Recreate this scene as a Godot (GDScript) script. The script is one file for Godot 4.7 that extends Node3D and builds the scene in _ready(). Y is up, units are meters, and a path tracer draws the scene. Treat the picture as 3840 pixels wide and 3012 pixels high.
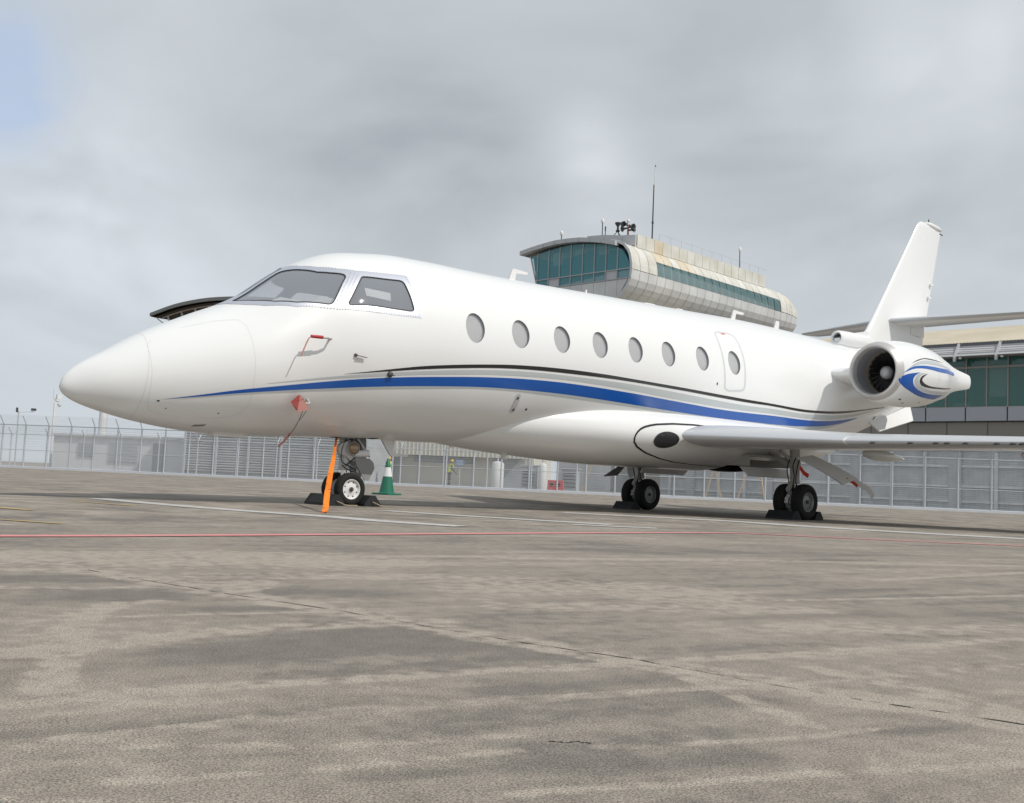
extends Node3D
# A business jet parked on an apron. x runs aft along the jet from its nose wheels, y is up, z points to the jet's left (port) side.

const BLUE = [-2.603, 10.445, [1.096, 1.175, 1.257, 1.326, 1.394, 1.460, 1.518, 1.568, 1.610, 1.647, 1.682, 1.712, 1.734, 1.749, 1.758, 1.759, 1.755, 1.748, 1.739, 1.727, 1.713, 1.700, 1.687, 1.675, 1.669, 1.668, 1.671, 1.676, 1.676, 1.675, 1.681, 1.695, 1.723, 1.763, 1.812, 1.864], [1.096, 1.158, 1.221, 1.276, 1.328, 1.376, 1.422, 1.463, 1.500, 1.532, 1.561, 1.583, 1.596, 1.606, 1.611, 1.610, 1.604, 1.596, 1.587, 1.577, 1.567, 1.558, 1.550, 1.544, 1.540, 1.540, 1.541, 1.541, 1.547, 1.557, 1.576, 1.601, 1.640, 1.697, 1.774, 1.864]]
const UNDER = [-2.603, 10.445, [1.096, 1.158, 1.221, 1.277, 1.328, 1.376, 1.422, 1.463, 1.500, 1.533, 1.561, 1.583, 1.596, 1.606, 1.611, 1.610, 1.604, 1.596, 1.587, 1.577, 1.567, 1.558, 1.550, 1.544, 1.540, 1.540, 1.541, 1.541, 1.547, 1.557, 1.576, 1.601, 1.640, 1.697, 1.774, 1.864], [1.095, 1.151, 1.207, 1.258, 1.305, 1.352, 1.396, 1.434, 1.471, 1.509, 1.540, 1.560, 1.571, 1.574, 1.575, 1.572, 1.566, 1.560, 1.552, 1.541, 1.529, 1.518, 1.508, 1.498, 1.493, 1.492, 1.492, 1.495, 1.500, 1.508, 1.521, 1.546, 1.593, 1.668, 1.760, 1.858]]
const BLACK = [-0.666, 11.456, [1.544, 1.609, 1.677, 1.740, 1.789, 1.831, 1.868, 1.899, 1.920, 1.935, 1.944, 1.948, 1.948, 1.943, 1.937, 1.930, 1.924, 1.916, 1.907, 1.897, 1.888, 1.879, 1.872, 1.867, 1.859, 1.850, 1.847, 1.855, 1.871, 1.896, 1.928, 1.966, 2.008, 2.054, 2.100, 2.145], [1.542, 1.596, 1.650, 1.702, 1.748, 1.788, 1.824, 1.851, 1.870, 1.882, 1.890, 1.896, 1.900, 1.900, 1.896, 1.889, 1.881, 1.874, 1.864, 1.853, 1.843, 1.834, 1.830, 1.830, 1.822, 1.811, 1.807, 1.815, 1.831, 1.856, 1.891, 1.935, 1.984, 2.034, 2.084, 2.134]]
const SILVER = [-1.570, 11.026, [1.351, 1.423, 1.492, 1.554, 1.610, 1.660, 1.708, 1.751, 1.788, 1.817, 1.838, 1.850, 1.857, 1.861, 1.864, 1.864, 1.859, 1.850, 1.839, 1.826, 1.813, 1.800, 1.789, 1.781, 1.781, 1.783, 1.779, 1.773, 1.778, 1.794, 1.813, 1.843, 1.880, 1.929, 1.989, 2.049], [1.348, 1.409, 1.468, 1.520, 1.569, 1.617, 1.659, 1.693, 1.727, 1.755, 1.775, 1.789, 1.797, 1.797, 1.792, 1.783, 1.771, 1.756, 1.741, 1.726, 1.715, 1.706, 1.701, 1.699, 1.701, 1.704, 1.703, 1.702, 1.705, 1.714, 1.736, 1.774, 1.825, 1.886, 1.960, 2.043]]
const FX = [-3.523, -3.350, -3.100, -2.700, -2.200, -1.600, -1.000, -0.500, 0.000, 0.350, 0.700, 1.000, 1.400, 1.900, 2.600, 4.000, 6.000, 8.000, 9.500, 11.000, 12.500, 14.000, 14.700]
const FT = [1.172, 1.430, 1.597, 1.856, 2.111, 2.416, 2.865, 3.107, 3.201, 3.243, 3.253, 3.259, 3.257, 3.257, 3.266, 3.305, 3.353, 3.396, 3.374, 3.336, 3.300, 3.280, 3.250]
const FB = [1.167, 1.019, 0.944, 0.861, 0.800, 0.777, 0.800, 0.828, 0.832, 0.852, 0.858, 0.855, 0.869, 0.904, 0.949, 0.950, 0.950, 0.951, 1.180, 1.501, 2.000, 2.520, 2.850]
const FW = [0.000, 0.168, 0.329, 0.494, 0.669, 0.853, 0.944, 1.047, 1.084, 1.100, 1.122, 1.140, 1.148, 1.158, 1.160, 1.160, 1.160, 1.160, 1.117, 0.936, 0.785, 0.430, 0.200]
const FAIR_X = [0.9, 1.4, 2.1, 2.8, 3.5, 4.2, 5.0, 6.0, 7.0, 8.0, 9.0, 10.0, 10.6]
const FAIR_W = [0.25, 0.44, 0.69, 0.89, 1.06, 1.13, 1.17, 1.19, 1.19, 1.16, 1.02, 0.7, 0.3]
const FAIR_B = [0.90, 0.865, 0.805, 0.768, 0.735, 0.71, 0.71, 0.712, 0.72, 0.75, 0.9, 1.2, 1.45]
const FAIR_T = [1.2, 1.3, 1.5, 1.68, 1.75, 1.78, 1.8, 1.8, 1.8, 1.8, 1.8, 1.8, 1.8]
const NAC_T = [0.05, 0.15, 0.4, 0.8, 1.2, 1.6, 2.0, 2.4, 2.8, 3.2]
const NAC_R = [0.461, 0.503, 0.543, 0.573, 0.559, 0.513, 0.416, 0.335, 0.300, 0.28]
const NAC_AT = Vector3(9.08, 2.548, 1.95)
const NAC_RISE = 0.024
const WINDOWS = [[1.112, 1.363], [1.862, 1.364], [2.602, 1.368], [3.338, 1.368], [4.068, 1.362], [4.79, 1.353], [5.586, 1.344], [6.376, 1.335]]
const SHIELD = [[-1.728, 0.205], [-1.56, 0.155], [-1.407, 0.129], [-1.18, 0.132], [-1.13, 0.16], [-1.09, 0.235], [-0.99, 0.41], [-0.863, 0.6], [-0.74, 0.69], [-0.636, 0.75], [-0.605, 0.775], [-0.596, 0.80], [-0.603, 0.825], [-0.662, 0.893], [-0.80, 1.085], [-0.825, 1.112], [-0.85, 1.122], [-0.88, 1.116], [-1.05, 1.03], [-1.215, 0.934], [-1.42, 0.74], [-1.579, 0.52], [-1.67, 0.365], [-1.728, 0.24]]
const SIDELIGHT = [[-0.649, 1.16], [-0.53, 1.01], [-0.417, 0.869], [-0.40, 0.852], [-0.375, 0.846], [-0.12, 0.872], [0.11, 0.89], [0.14, 0.90], [0.16, 0.928], [0.19, 1.08], [0.21, 1.225], [0.208, 1.25], [0.19, 1.265], [0.15, 1.268], [-0.2, 1.236], [-0.61, 1.196], [-0.64, 1.185]]
const FRAME = [[-1.86, 0.0], [-1.845, 0.12], [-1.783, 0.347], [-1.694, 0.511], [-1.523, 0.731], [-1.228, 0.998], [-1.0, 1.115], [-0.791, 1.2], [-0.539, 1.265], [-0.273, 1.30], [0.012, 1.322], [0.314, 1.341], [0.304, 1.25], [0.276, 1.106], [0.259, 0.931], [0.24, 0.815], [0.017, 0.793], [-0.266, 0.772], [-0.439, 0.747], [-0.63, 0.66], [-0.828, 0.50], [-0.96, 0.293], [-1.02, 0.0]]
const SWOOSH = {
	"upper_black_swoosh": [[0.332, 1.342], [0.518, 1.218], [0.738, 1.132], [0.934, 1.115], [1.2, 1.115], [1.47, 1.142], [1.2, 1.148], [0.92, 1.152], [0.726, 1.163], [0.534, 1.242]],
	"upper_silver_swoosh": [[0.233, 1.534], [0.391, 1.363], [0.603, 1.248], [0.811, 1.198], [1.145, 1.18], [1.495, 1.22], [1.95, 1.24], [1.676, 1.308], [1.124, 1.309], [0.773, 1.323], [0.553, 1.356], [0.358, 1.455]],
	"upper_blue_swoosh": [[0.119, 1.684], [0.254, 1.518], [0.425, 1.427], [0.642, 1.383], [0.931, 1.368], [1.303, 1.361], [1.75, 1.328], [2.04, 1.32], [2.04, 1.46], [1.787, 1.478], [1.278, 1.499], [0.912, 1.476], [0.631, 1.47], [0.418, 1.503], [0.253, 1.583]],
	"lower_blue_swoosh": [[0.072, 1.957], [0.109, 1.811], [0.257, 1.685], [0.569, 1.596], [0.448, 1.692], [0.395, 1.825], [0.438, 1.972], [0.564, 2.094], [0.772, 2.175], [1.062, 2.229], [1.776, 2.288], [1.602, 2.376], [1.429, 2.444], [1.107, 2.402], [0.714, 2.322], [0.41, 2.215], [0.194, 2.108]],
	"lower_silver_swoosh": [[0.746, 1.589], [0.535, 1.64], [0.46, 1.73], [0.445, 1.87], [0.5, 1.989], [0.611, 2.085], [0.845, 2.152], [1.189, 2.19], [1.752, 2.25], [1.95, 2.2], [1.474, 2.121], [1.067, 2.099], [0.755, 2.042], [0.597, 1.942], [0.545, 1.814], [0.597, 1.683]],
	"lower_black_swoosh": [[0.794, 1.606], [0.635, 1.688], [0.576, 1.807], [0.614, 1.926], [0.738, 2.005], [1.029, 2.03], [1.417, 2.029], [1.964, 2.047], [1.938, 2.009], [1.391, 1.985], [1.0, 1.972], [0.779, 1.922], [0.661, 1.843], [0.66, 1.745]]}
# pale dust bands and darker worn strips on the paving: [width, strength, x, z, x, z ...]
const TRACKS = [
	[0.12, 0.90, [-6.51, 9.30, -6.33, 9.28, -6.10, 9.21, -5.91, 9.17, -5.68, 9.21, -5.41, 9.24]],
	[0.07, 0.80, [-6.63, 9.75, -6.49, 9.74, -6.30, 9.75, -6.10, 9.80, -5.72, 9.86]],
	[0.10, 0.70, [-5.92, 8.62, -6.04, 8.63, -6.17, 8.79, -6.28, 9.00, -6.39, 9.25, -6.46, 9.45, -6.54, 9.65]],
	[0.08, 0.70, [-6.21, 8.16, -6.00, 8.24, -5.76, 8.26]],
	[0.04, 0.70, [-6.24, 8.86, -5.91, 8.91, -5.56, 8.97]],
	[0.03, 0.75, [-6.63, 10.21, -6.42, 10.28, -6.14, 10.34]],
	[0.02, 0.60, [-6.76, 10.21, -6.72, 10.24, -6.67, 10.27]],
	[0.03, 0.50, [-6.58, 10.05, -6.34, 10.19, -6.08, 10.28]],
	[0.92, 0.75, [-5.93, 7.12, -5.54, 7.29, -5.05, 7.30, -4.64, 7.48]],
	[0.26, 0.80, [-5.69, 8.09, -5.63, 8.40, -5.47, 8.26]],
	[0.17, 0.60, [-6.05, 7.59, -5.86, 7.72, -5.73, 8.00]],
	[0.10, 0.80, [-4.59, 7.30, -4.10, 7.34, -3.64, 7.46]],
	[0.27, 0.50, [-5.62, 7.95, -5.15, 8.06, -4.40, 8.34]],
	[0.07, 0.80, [-5.73, 9.87, -5.42, 9.92, -4.96, 10.02, -4.11, 10.15]],
	[0.05, 0.75, [-5.47, 10.10, -5.57, 10.34, -5.62, 10.47]],
	[0.03, 0.70, [-6.03, 10.39, -5.70, 10.51, -5.52, 10.54]],
	[0.03, 0.90, [-6.27, 10.49, -6.00, 10.59, -5.55, 10.77]],
	[0.06, 0.90, [-3.97, 9.26, -3.45, 9.37, -2.65, 9.52]],
	[0.09, 0.90, [-2.64, 8.87, -1.98, 8.87, -1.07, 8.85]],
	[0.66, 0.70, [-4.59, 8.56, -4.24, 8.73, -4.19, 9.03]],
	[0.24, 0.50, [-5.02, 9.05, -4.65, 9.21, -4.14, 9.47]],
	[0.10, 0.60, [-5.12, 10.17, -5.14, 10.41, -5.20, 10.62]],
	[0.19, 0.70, [-3.69, 7.51, -2.19, 7.90, -0.49, 8.60]],
	[0.20, 0.45, [-4.56, 9.75, -4.22, 9.93, -3.80, 10.02]],
	[0.20, -0.60, [-6.13, 7.90, -5.90, 7.94, -5.80, 8.10]],
	[0.20, -0.55, [-6.27, 8.42, -6.10, 8.44, -5.90, 8.46]],
	[0.22, -0.60, [-6.41, 9.52, -6.22, 9.48, -5.94, 9.45, -5.72, 9.48]],
	[0.20, -0.50, [-6.56, 9.47, -6.51, 9.47, -6.47, 9.48]],
	[0.28, -0.55, [-5.54, 8.43, -5.37, 8.51, -5.18, 8.64]],
	[0.13, -0.60, [-5.95, 8.72, -5.79, 8.82, -5.62, 8.89]],
	[0.16, -0.60, [-5.82, 9.50, -5.69, 9.56, -5.55, 9.66]],
	[0.10, -0.50, [-6.66, 9.92, -6.53, 9.95, -6.41, 9.99]],
	[0.03, -0.50, [-6.57, 10.13, -6.41, 10.20, -6.33, 10.24]],
	[0.05, -0.60, [-6.39, 10.34, -6.28, 10.38, -6.19, 10.40]],
	[0.21, -0.50, [-5.80, 10.06, -5.60, 10.08, -5.57, 10.22]],
	[0.09, -0.55, [-5.50, 10.31, -5.47, 10.44, -5.41, 10.52]],
	[0.08, -0.60, [-6.20, 10.41, -6.04, 10.48, -5.86, 10.55]],
	[0.16, -0.60, [-3.80, 9.15, -3.27, 9.17, -2.86, 9.22]],
	[0.25, -0.50, [-4.08, 9.66, -3.72, 9.74, -3.49, 9.89]],
	[0.08, -0.55, [-5.55, 10.56, -5.39, 10.62, -5.33, 10.68]],
	[0.13, -0.60, [-5.60, 9.72, -5.51, 9.79, -5.50, 9.88]],
	[0.12, -0.50, [-4.61, 9.50, -4.30, 9.57, -4.03, 9.62]],
	[0.46, -0.50, [-2.97, 7.05, -2.33, 7.42, -1.81, 7.32]],
	[0.43, -0.50, [-1.26, 7.55, -0.24, 7.85, 0.57, 8.14]]]

const ALONG = Vector3(0.99595, 0, -0.08988)   # the buildings' long axis
const ACROSS = Vector3(-0.08988, 0, -0.99595)

var M := {}
var taken := {}
var jet: Node3D
var rng := RandomNumberGenerator.new()

# ---------- naming and metas
func numbered(called: String) -> String:
	var k: int = taken.get(called, 0)
	taken[called] = k + 1
	return called if k == 0 else "%s_%03d" % [called, k]

func tag(o: Node, label: String, category: String, group := "") -> Node:
	o.set_meta("label", label)
	o.set_meta("category", category)
	if group != "":
		o.set_meta("group", group)
	return o

func thing(called: String, label: String, category: String, at := Vector3.ZERO, turn := 0.0, group := "") -> Node3D:
	var o := Node3D.new()
	o.name = numbered(called)
	add_child(o)
	o.position = at
	o.rotation.y = turn
	tag(o, label, category, group)
	return o

func copy_of(o: Node3D, at: Vector3, turn: float, label := "") -> Node3D:
	var c: Node3D = o.duplicate()
	var called: String = String(o.name).rstrip("0123456789").trim_suffix("_")
	c.name = numbered(called)
	add_child(c)
	c.position = at
	c.rotation.y = turn
	if label != "":
		c.set_meta("label", label)
	return c

# ---------- mesh helpers
func begin() -> SurfaceTool:
	var s := SurfaceTool.new()
	s.begin(Mesh.PRIMITIVE_TRIANGLES)
	return s

func obj(called: String, s: SurfaceTool, m: Material, parent: Node) -> MeshInstance3D:
	var o := MeshInstance3D.new()
	o.name = called
	o.mesh = s.commit()
	o.material_override = m
	o.cast_shadow = GeometryInstance3D.SHADOW_CASTING_SETTING_ON
	parent.add_child(o, true)
	return o

func meshed(called: String, mesh: Mesh, m: Material, parent: Node, xf := Transform3D()) -> MeshInstance3D:
	var o := MeshInstance3D.new()
	o.name = called
	o.mesh = mesh
	o.material_override = m
	o.transform = xf
	parent.add_child(o, true)
	return o

func tri(s: SurfaceTool, a: Vector3, b: Vector3, c: Vector3, na: Vector3, nb: Vector3, nc: Vector3) -> void:
	if (b - a).cross(c - a).dot(na + nb + nc) > 0.0:
		var t := b
		b = c
		c = t
		t = nb
		nb = nc
		nc = t
	s.set_normal(na)
	s.add_vertex(a)
	s.set_normal(nb)
	s.add_vertex(b)
	s.set_normal(nc)
	s.add_vertex(c)

func flat(s: SurfaceTool, pts: Array, n: Vector3) -> void:
	for i in range(1, pts.size() - 1):
		tri(s, pts[0], pts[i], pts[i + 1], n, n, n)

func face(s: SurfaceTool, pts: Array, away: Vector3) -> void:   # flat polygon, its front turned away from the point
	var n: Vector3 = (pts[1] - pts[0]).cross(pts[2] - pts[0]).normalized()
	if n.dot(pts[0] - away) < 0.0:
		n = -n
	flat(s, pts, n)

func box(s: SurfaceTool, at: Vector3, size: Vector3, b := Basis.IDENTITY) -> void:
	var h := size * 0.5
	for ax in 3:
		for sg in [-1.0, 1.0]:
			var n := Vector3.ZERO
			n[ax] = sg
			var u := Vector3.ZERO
			u[(ax + 1) % 3] = h[(ax + 1) % 3]
			var v := Vector3.ZERO
			v[(ax + 2) % 3] = h[(ax + 2) % 3]
			var c := n * h[ax]
			flat(s, [at + b * (c - u - v), at + b * (c + u - v), at + b * (c + u + v), at + b * (c - u + v)], b * n)

func span(s: SurfaceTool, a: Vector3, b: Vector3, w: float, h: float, up := Vector3.UP) -> void:   # a bar from a to b
	var x := (b - a).normalized()
	if absf(x.dot(up)) > 0.99:
		up = Vector3.RIGHT
	var z := x.cross(up).normalized()
	box(s, (a + b) * 0.5, Vector3(a.distance_to(b), h, w), Basis(x, z.cross(x), z))

func ring_basis(ax: Vector3) -> Basis:
	var up := Vector3.UP if absf(ax.y) < 0.95 else Vector3.RIGHT
	var z := ax.cross(up).normalized()
	return Basis(ax, z.cross(ax), z)

func lathe(s: SurfaceTool, at: Vector3, ax: Vector3, prof: Array, seg := 24, a0 := 0.0, a1 := TAU) -> void:   # prof: [along, radius]; equal neighbours make a crease
	var b := ring_basis(ax.normalized())
	for i in prof.size() - 1:
		var p: Array = prof[i]
		var q: Array = prof[i + 1]
		var t := Vector2(q[0] - p[0], q[1] - p[1])
		if t.length() < 1e-6:
			continue
		var np := Vector2(-t.y, t.x).normalized()
		var nq := np
		if i > 0:
			var t2 := Vector2(p[0] - prof[i - 1][0], p[1] - prof[i - 1][1])
			if t2.length() > 1e-6 and absf(t2.angle_to(t)) < 0.9:
				np = (np + Vector2(-t2.y, t2.x).normalized()).normalized()
		if i < prof.size() - 2:
			var t3 := Vector2(prof[i + 2][0] - q[0], prof[i + 2][1] - q[1])
			if t3.length() > 1e-6 and absf(t3.angle_to(t)) < 0.9:
				nq = (nq + Vector2(-t3.y, t3.x).normalized()).normalized()
		for k in seg:
			var c0 := lerpf(a0, a1, float(k) / seg)
			var c1 := lerpf(a0, a1, float(k + 1) / seg)
			var r0 := b.y * cos(c0) + b.z * sin(c0)
			var r1 := b.y * cos(c1) + b.z * sin(c1)
			var A: Vector3 = at + b.x * p[0] + r0 * p[1]
			var B: Vector3 = at + b.x * p[0] + r1 * p[1]
			var Cc: Vector3 = at + b.x * q[0] + r1 * q[1]
			var D: Vector3 = at + b.x * q[0] + r0 * q[1]
			var nA := b.x * np.x + r0 * np.y
			var nB := b.x * np.x + r1 * np.y
			var nC := b.x * nq.x + r1 * nq.y
			var nD := b.x * nq.x + r0 * nq.y
			if absf(p[1]) > 1e-5:
				tri(s, A, B, Cc if absf(q[1]) > 1e-5 else D, nA, nB, nC if absf(q[1]) > 1e-5 else nD)
			if absf(q[1]) > 1e-5:
				tri(s, A, Cc, D, nA, nC, nD)

func rod(s: SurfaceTool, a: Vector3, b: Vector3, ra: float, rb := -1.0, seg := 10) -> void:
	if rb < 0.0:
		rb = ra
	var l := a.distance_to(b)
	lathe(s, a, (b - a) / l, [[0, 0], [0, ra], [0, ra], [l, rb], [l, rb], [l, 0]], seg)

func hose(s: SurfaceTool, pts: Array, r: float, seg := 6) -> void:
	for i in pts.size() - 1:
		rod(s, pts[i], pts[i + 1], r, r, seg)

func curve_pts(pts: Array, n := 6) -> Array:
	var c := Curve3D.new()
	for i in pts.size():
		var d := Vector3.ZERO
		if i > 0 and i < pts.size() - 1:
			d = (pts[i + 1] - pts[i - 1]) / 6.0
		c.add_point(pts[i], -d, d)
	var o := []
	for k in (pts.size() - 1) * n + 1:
		o.append(c.sample(int(float(k) / n), float(k % n) / n) if k < (pts.size() - 1) * n else pts[-1])
	return o

func ribbon_strap(s: SurfaceTool, pts: Array, side: Vector3, thick := 0.004) -> void:   # a flat strap: both faces and edges
	for i in pts.size() - 1:
		var t: Vector3 = (pts[i + 1] - pts[i]).normalized()
		var n := t.cross(side).normalized() * thick * 0.5
		var a: Vector3 = pts[i]
		var b: Vector3 = pts[i + 1]
		for q in [[a - side + n, a + side + n, b + side + n, b - side + n], [a - side - n, a + side - n, b + side - n, b - side - n], [a + side + n, a + side - n, b + side - n, b + side + n], [a - side + n, a - side - n, b - side - n, b - side + n]]:
			face(s, q, (a + b) * 0.5)

func plate(s: SurfaceTool, pts: Array, thick: float) -> void:   # a convex flat plate with edges
	var n: Vector3 = (pts[1] - pts[0]).cross(pts[2] - pts[0]).normalized() * thick * 0.5
	var top := []
	var low := []
	var mid := Vector3.ZERO
	for p in pts:
		top.append(p + n)
		low.append(p - n)
		mid += p / pts.size()
	face(s, top, mid - n)
	face(s, low, mid + n)
	for i in pts.size():
		var j: int = (i + 1) % pts.size()
		face(s, [top[i], top[j], low[j], low[i]], mid)

func prism(s: SurfaceTool, poly: Array, at: Vector3, bu: Vector3, bv: Vector3, along: Vector3) -> void:   # 2D outline in (bu, bv), pushed along
	var pv := PackedVector2Array()
	for p in poly:
		pv.append(Vector2(p[0], p[1]))
	var idx := Geometry2D.triangulate_polygon(pv)
	var n := along.normalized()
	for i in range(0, idx.size(), 3):
		var q := []
		for k in 3:
			q.append(at + bu * pv[idx[i + k]].x + bv * pv[idx[i + k]].y)
		flat(s, q, -n)
		flat(s, [q[0] + along, q[1] + along, q[2] + along], n)
	var ccw := 0.0
	for i in pv.size():
		ccw += pv[i].cross(pv[(i + 1) % pv.size()])
	for i in pv.size():
		var a := pv[i]
		var b := pv[(i + 1) % pv.size()]
		var e := (b - a).normalized()
		var o2 := Vector2(e.y, -e.x) * signf(ccw)
		var A := at + bu * a.x + bv * a.y
		var B := at + bu * b.x + bv * b.y
		flat(s, [A, B, B + along, A + along], (bu * o2.x + bv * o2.y).normalized())

# ---------- curved surfaces given as functions of (u, v)
func table(x: float, X: Array, Y: Array) -> float:   # smooth interpolation through the stations
	var n := X.size()
	if x <= X[0]:
		return Y[0]
	if x >= X[n - 1]:
		return Y[n - 1]
	var i := 0
	while i < n - 2 and x > X[i + 1]:
		i += 1
	var h: float = X[i + 1] - X[i]
	var t: float = (x - X[i]) / h
	var d: float = (Y[i + 1] - Y[i]) / h
	var m0 := d
	var m1 := d
	if i > 0:
		var hp: float = X[i] - X[i - 1]
		m0 = (((Y[i] - Y[i - 1]) / hp) * h + d * hp) / (h + hp)
	if i < n - 2:
		var hn: float = X[i + 2] - X[i + 1]
		m1 = (((Y[i + 2] - Y[i + 1]) / hn) * h + d * hn) / (h + hn)
	var t2 := t * t
	var t3 := t2 * t
	return (2 * t3 - 3 * t2 + 1) * Y[i] + (t3 - 2 * t2 + t) * h * m0 + (3 * t2 - 2 * t3) * Y[i + 1] + (t3 - t2) * h * m1

var root_x := []
var body_cache := {}
func body_at(x: float) -> Vector3:   # (middle height, half height, half width) of the fuselage
	var key := int(round(x * 20000.0))
	if body_cache.has(key):
		return body_cache[key]
	if root_x.is_empty():
		for k in FX:
			root_x.append(sqrt(k - FX[0]))
	var q := sqrt(maxf(x - FX[0], 0.0))
	var t := table(q, root_x, FT)
	var b := table(q, root_x, FB)
	var r := Vector3((t + b) * 0.5, (t - b) * 0.5, table(q, root_x, FW))
	body_cache[key] = r
	return r

func body(x: float, th: float) -> Vector3:
	var s := body_at(x)
	return Vector3(x, s.x + s.y * cos(th), s.z * sin(th))

func body_th(x: float, y: float) -> float:   # the angle at which the fuselage has that height, port side
	var s := body_at(x)
	return acos(clampf((y - s.x) / s.y, -1.0, 1.0))

func fairing(x: float, th: float) -> Vector3:
	var c := cos(th)
	var sn := sin(th)
	var e := 2.0 / 2.05
	var h := 1.2 - table(x, FAIR_X, FAIR_B) if c < 0.0 else table(x, FAIR_X, FAIR_T) - 1.2
	return Vector3(x, 1.2 + h * signf(c) * pow(absf(c), e), table(x, FAIR_X, FAIR_W) * signf(sn) * pow(absf(sn), e))

func cowl(t: float, th: float) -> Vector3:
	var r := table(t, NAC_T, NAC_R)
	return NAC_AT + Vector3(t, NAC_RISE * t + r * cos(th), r * sin(th))

func cowl_end(u: float, th: float) -> Vector3:   # the reverser behind the cowl: its two side tabs reach farther aft than its mouth
	var side := sin(th) if sin(th) > 0.0 else -0.6 * sin(th)
	var reach := 0.10 + 0.78 * smoothstep(0.72, 0.93, side)
	return cowl(2.04 + reach * u, th)

func normal_of(f: Callable, u: float, v: float) -> Vector3:
	var e := 0.002
	var n: Vector3 = (f.call(u, v + e) - f.call(u, v - e)).cross(f.call(u + e, v) - f.call(u - e, v))
	return n.normalized()

func put(s: SurfaceTool, f: Callable, poly: PackedVector2Array, off: float, sg := 1.0) -> void:
	var idx := Geometry2D.triangulate_polygon(poly)
	if idx.is_empty():
		return
	var P := []
	var N := []
	for p in poly:
		var n := normal_of(f, p.x, p.y) * sg
		N.append(n)
		P.append(f.call(p.x, p.y) + n * off)
	for i in range(0, idx.size(), 3):
		tri(s, P[idx[i]], P[idx[i + 1]], P[idx[i + 2]], N[idx[i]], N[idx[i + 1]], N[idx[i + 2]])

func poly2(a: Array, mirror := false) -> PackedVector2Array:
	var o := PackedVector2Array()
	for p in a:
		o.append(Vector2(p[0], TAU - p[1] if mirror else p[1]))
	return o

func rect2(p: PackedVector2Array) -> Rect2:
	var r := Rect2(p[0], Vector2.ZERO)
	for q in p:
		r = r.expand(q)
	return r

func skin(s: SurfaceTool, f: Callable, us: Array, vs: Array, holes: Array, off := 0.0, sg := 1.0) -> void:
	var boxes := []
	for h in holes:
		boxes.append(rect2(h).grow(0.0001))
	for i in us.size() - 1:
		for j in vs.size() - 1:
			var cell := PackedVector2Array([Vector2(us[i], vs[j]), Vector2(us[i + 1], vs[j]), Vector2(us[i + 1], vs[j + 1]), Vector2(us[i], vs[j + 1])])
			var r := Rect2(us[i], vs[j], us[i + 1] - us[i], vs[j + 1] - vs[j])
			var pieces := [cell]
			for k in holes.size():
				if r.intersects(boxes[k]):
					var left := []
					for p in pieces:
						left.append_array(Geometry2D.clip_polygons(p, holes[k]))
					pieces = left
			for p in pieces:
				put(s, f, p, off, sg)

func patch(s: SurfaceTool, f: Callable, poly: PackedVector2Array, du: float, dv: float, off: float, holes := [], sg := 1.0) -> void:
	var r := rect2(poly)
	var nu := int(ceil(r.size.x / du))
	var nv := int(ceil(r.size.y / dv))
	for i in nu:
		for j in nv:
			var a := r.position + Vector2(r.size.x * i / nu, r.size.y * j / nv)
			var b := r.position + Vector2(r.size.x * (i + 1) / nu, r.size.y * (j + 1) / nv)
			var cell := PackedVector2Array([a, Vector2(b.x, a.y), b, Vector2(a.x, b.y)])
			var pieces: Array = Geometry2D.intersect_polygons(cell, poly)
			for h in holes:
				var left := []
				for p in pieces:
					left.append_array(Geometry2D.clip_polygons(p, h))
				pieces = left
			for p in pieces:
				put(s, f, p, off, sg)

func line_on(s: SurfaceTool, f: Callable, pts: Array, width: float, off: float, closed := false) -> void:   # a narrow band along a line on the surface
	var P := []
	var N := []
	var fine := []
	var n := pts.size()
	for i in (n if closed else n - 1):
		var a := Vector2(pts[i][0], pts[i][1])
		var b := Vector2(pts[(i + 1) % n][0], pts[(i + 1) % n][1])
		var k := maxi(1, int(ceil((f.call(a.x, a.y) - f.call(b.x, b.y)).length() / 0.06)))
		for j in k:
			fine.append(a.lerp(b, float(j) / k))
	if not closed:
		fine.append(Vector2(pts[n - 1][0], pts[n - 1][1]))
	for p in fine:
		var nn := normal_of(f, p.x, p.y)
		N.append(nn)
		P.append(f.call(p.x, p.y) + nn * off)
	var m := P.size()
	var L := []
	var R := []
	for i in m:
		var a: Vector3 = P[(i - 1 + m) % m] if closed or i > 0 else P[i]
		var b: Vector3 = P[(i + 1) % m] if closed or i < m - 1 else P[i]
		var side: Vector3 = (b - a).cross(N[i]).normalized() * width * 0.5
		L.append(P[i] - side)
		R.append(P[i] + side)
	for i in (m if closed else m - 1):
		var j := (i + 1) % m
		tri(s, L[i], R[i], R[j], N[i], N[i], N[j])
		tri(s, L[i], R[j], L[j], N[i], N[j], N[j])

func oval(cx: float, cy: float, rx: float, ry: float, n := 28) -> PackedVector2Array:
	var o := PackedVector2Array()
	for k in n:
		o.append(Vector2(cx + rx * cos(TAU * k / n), cy + ry * sin(TAU * k / n)))
	return o

func pairs(p: PackedVector2Array) -> Array:
	var o := []
	for q in p:
		o.append([q.x, q.y])
	return o

func steps(a: float, b: float, d: float) -> Array:
	var n := int(ceil((b - a) / d - 0.001))
	var o := []
	for i in n + 1:
		o.append(lerpf(a, b, float(i) / n))
	return o

# wing-like bodies: stations [leading edge point, chord, thickness/chord]; the skin from chord share c0 to c1
func foil(c: float) -> float:
	return 5.0 * (0.2969 * sqrt(c) - 0.126 * c - 0.3516 * c * c + 0.2843 * c * c * c - 0.1036 * c * c * c * c)

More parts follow.
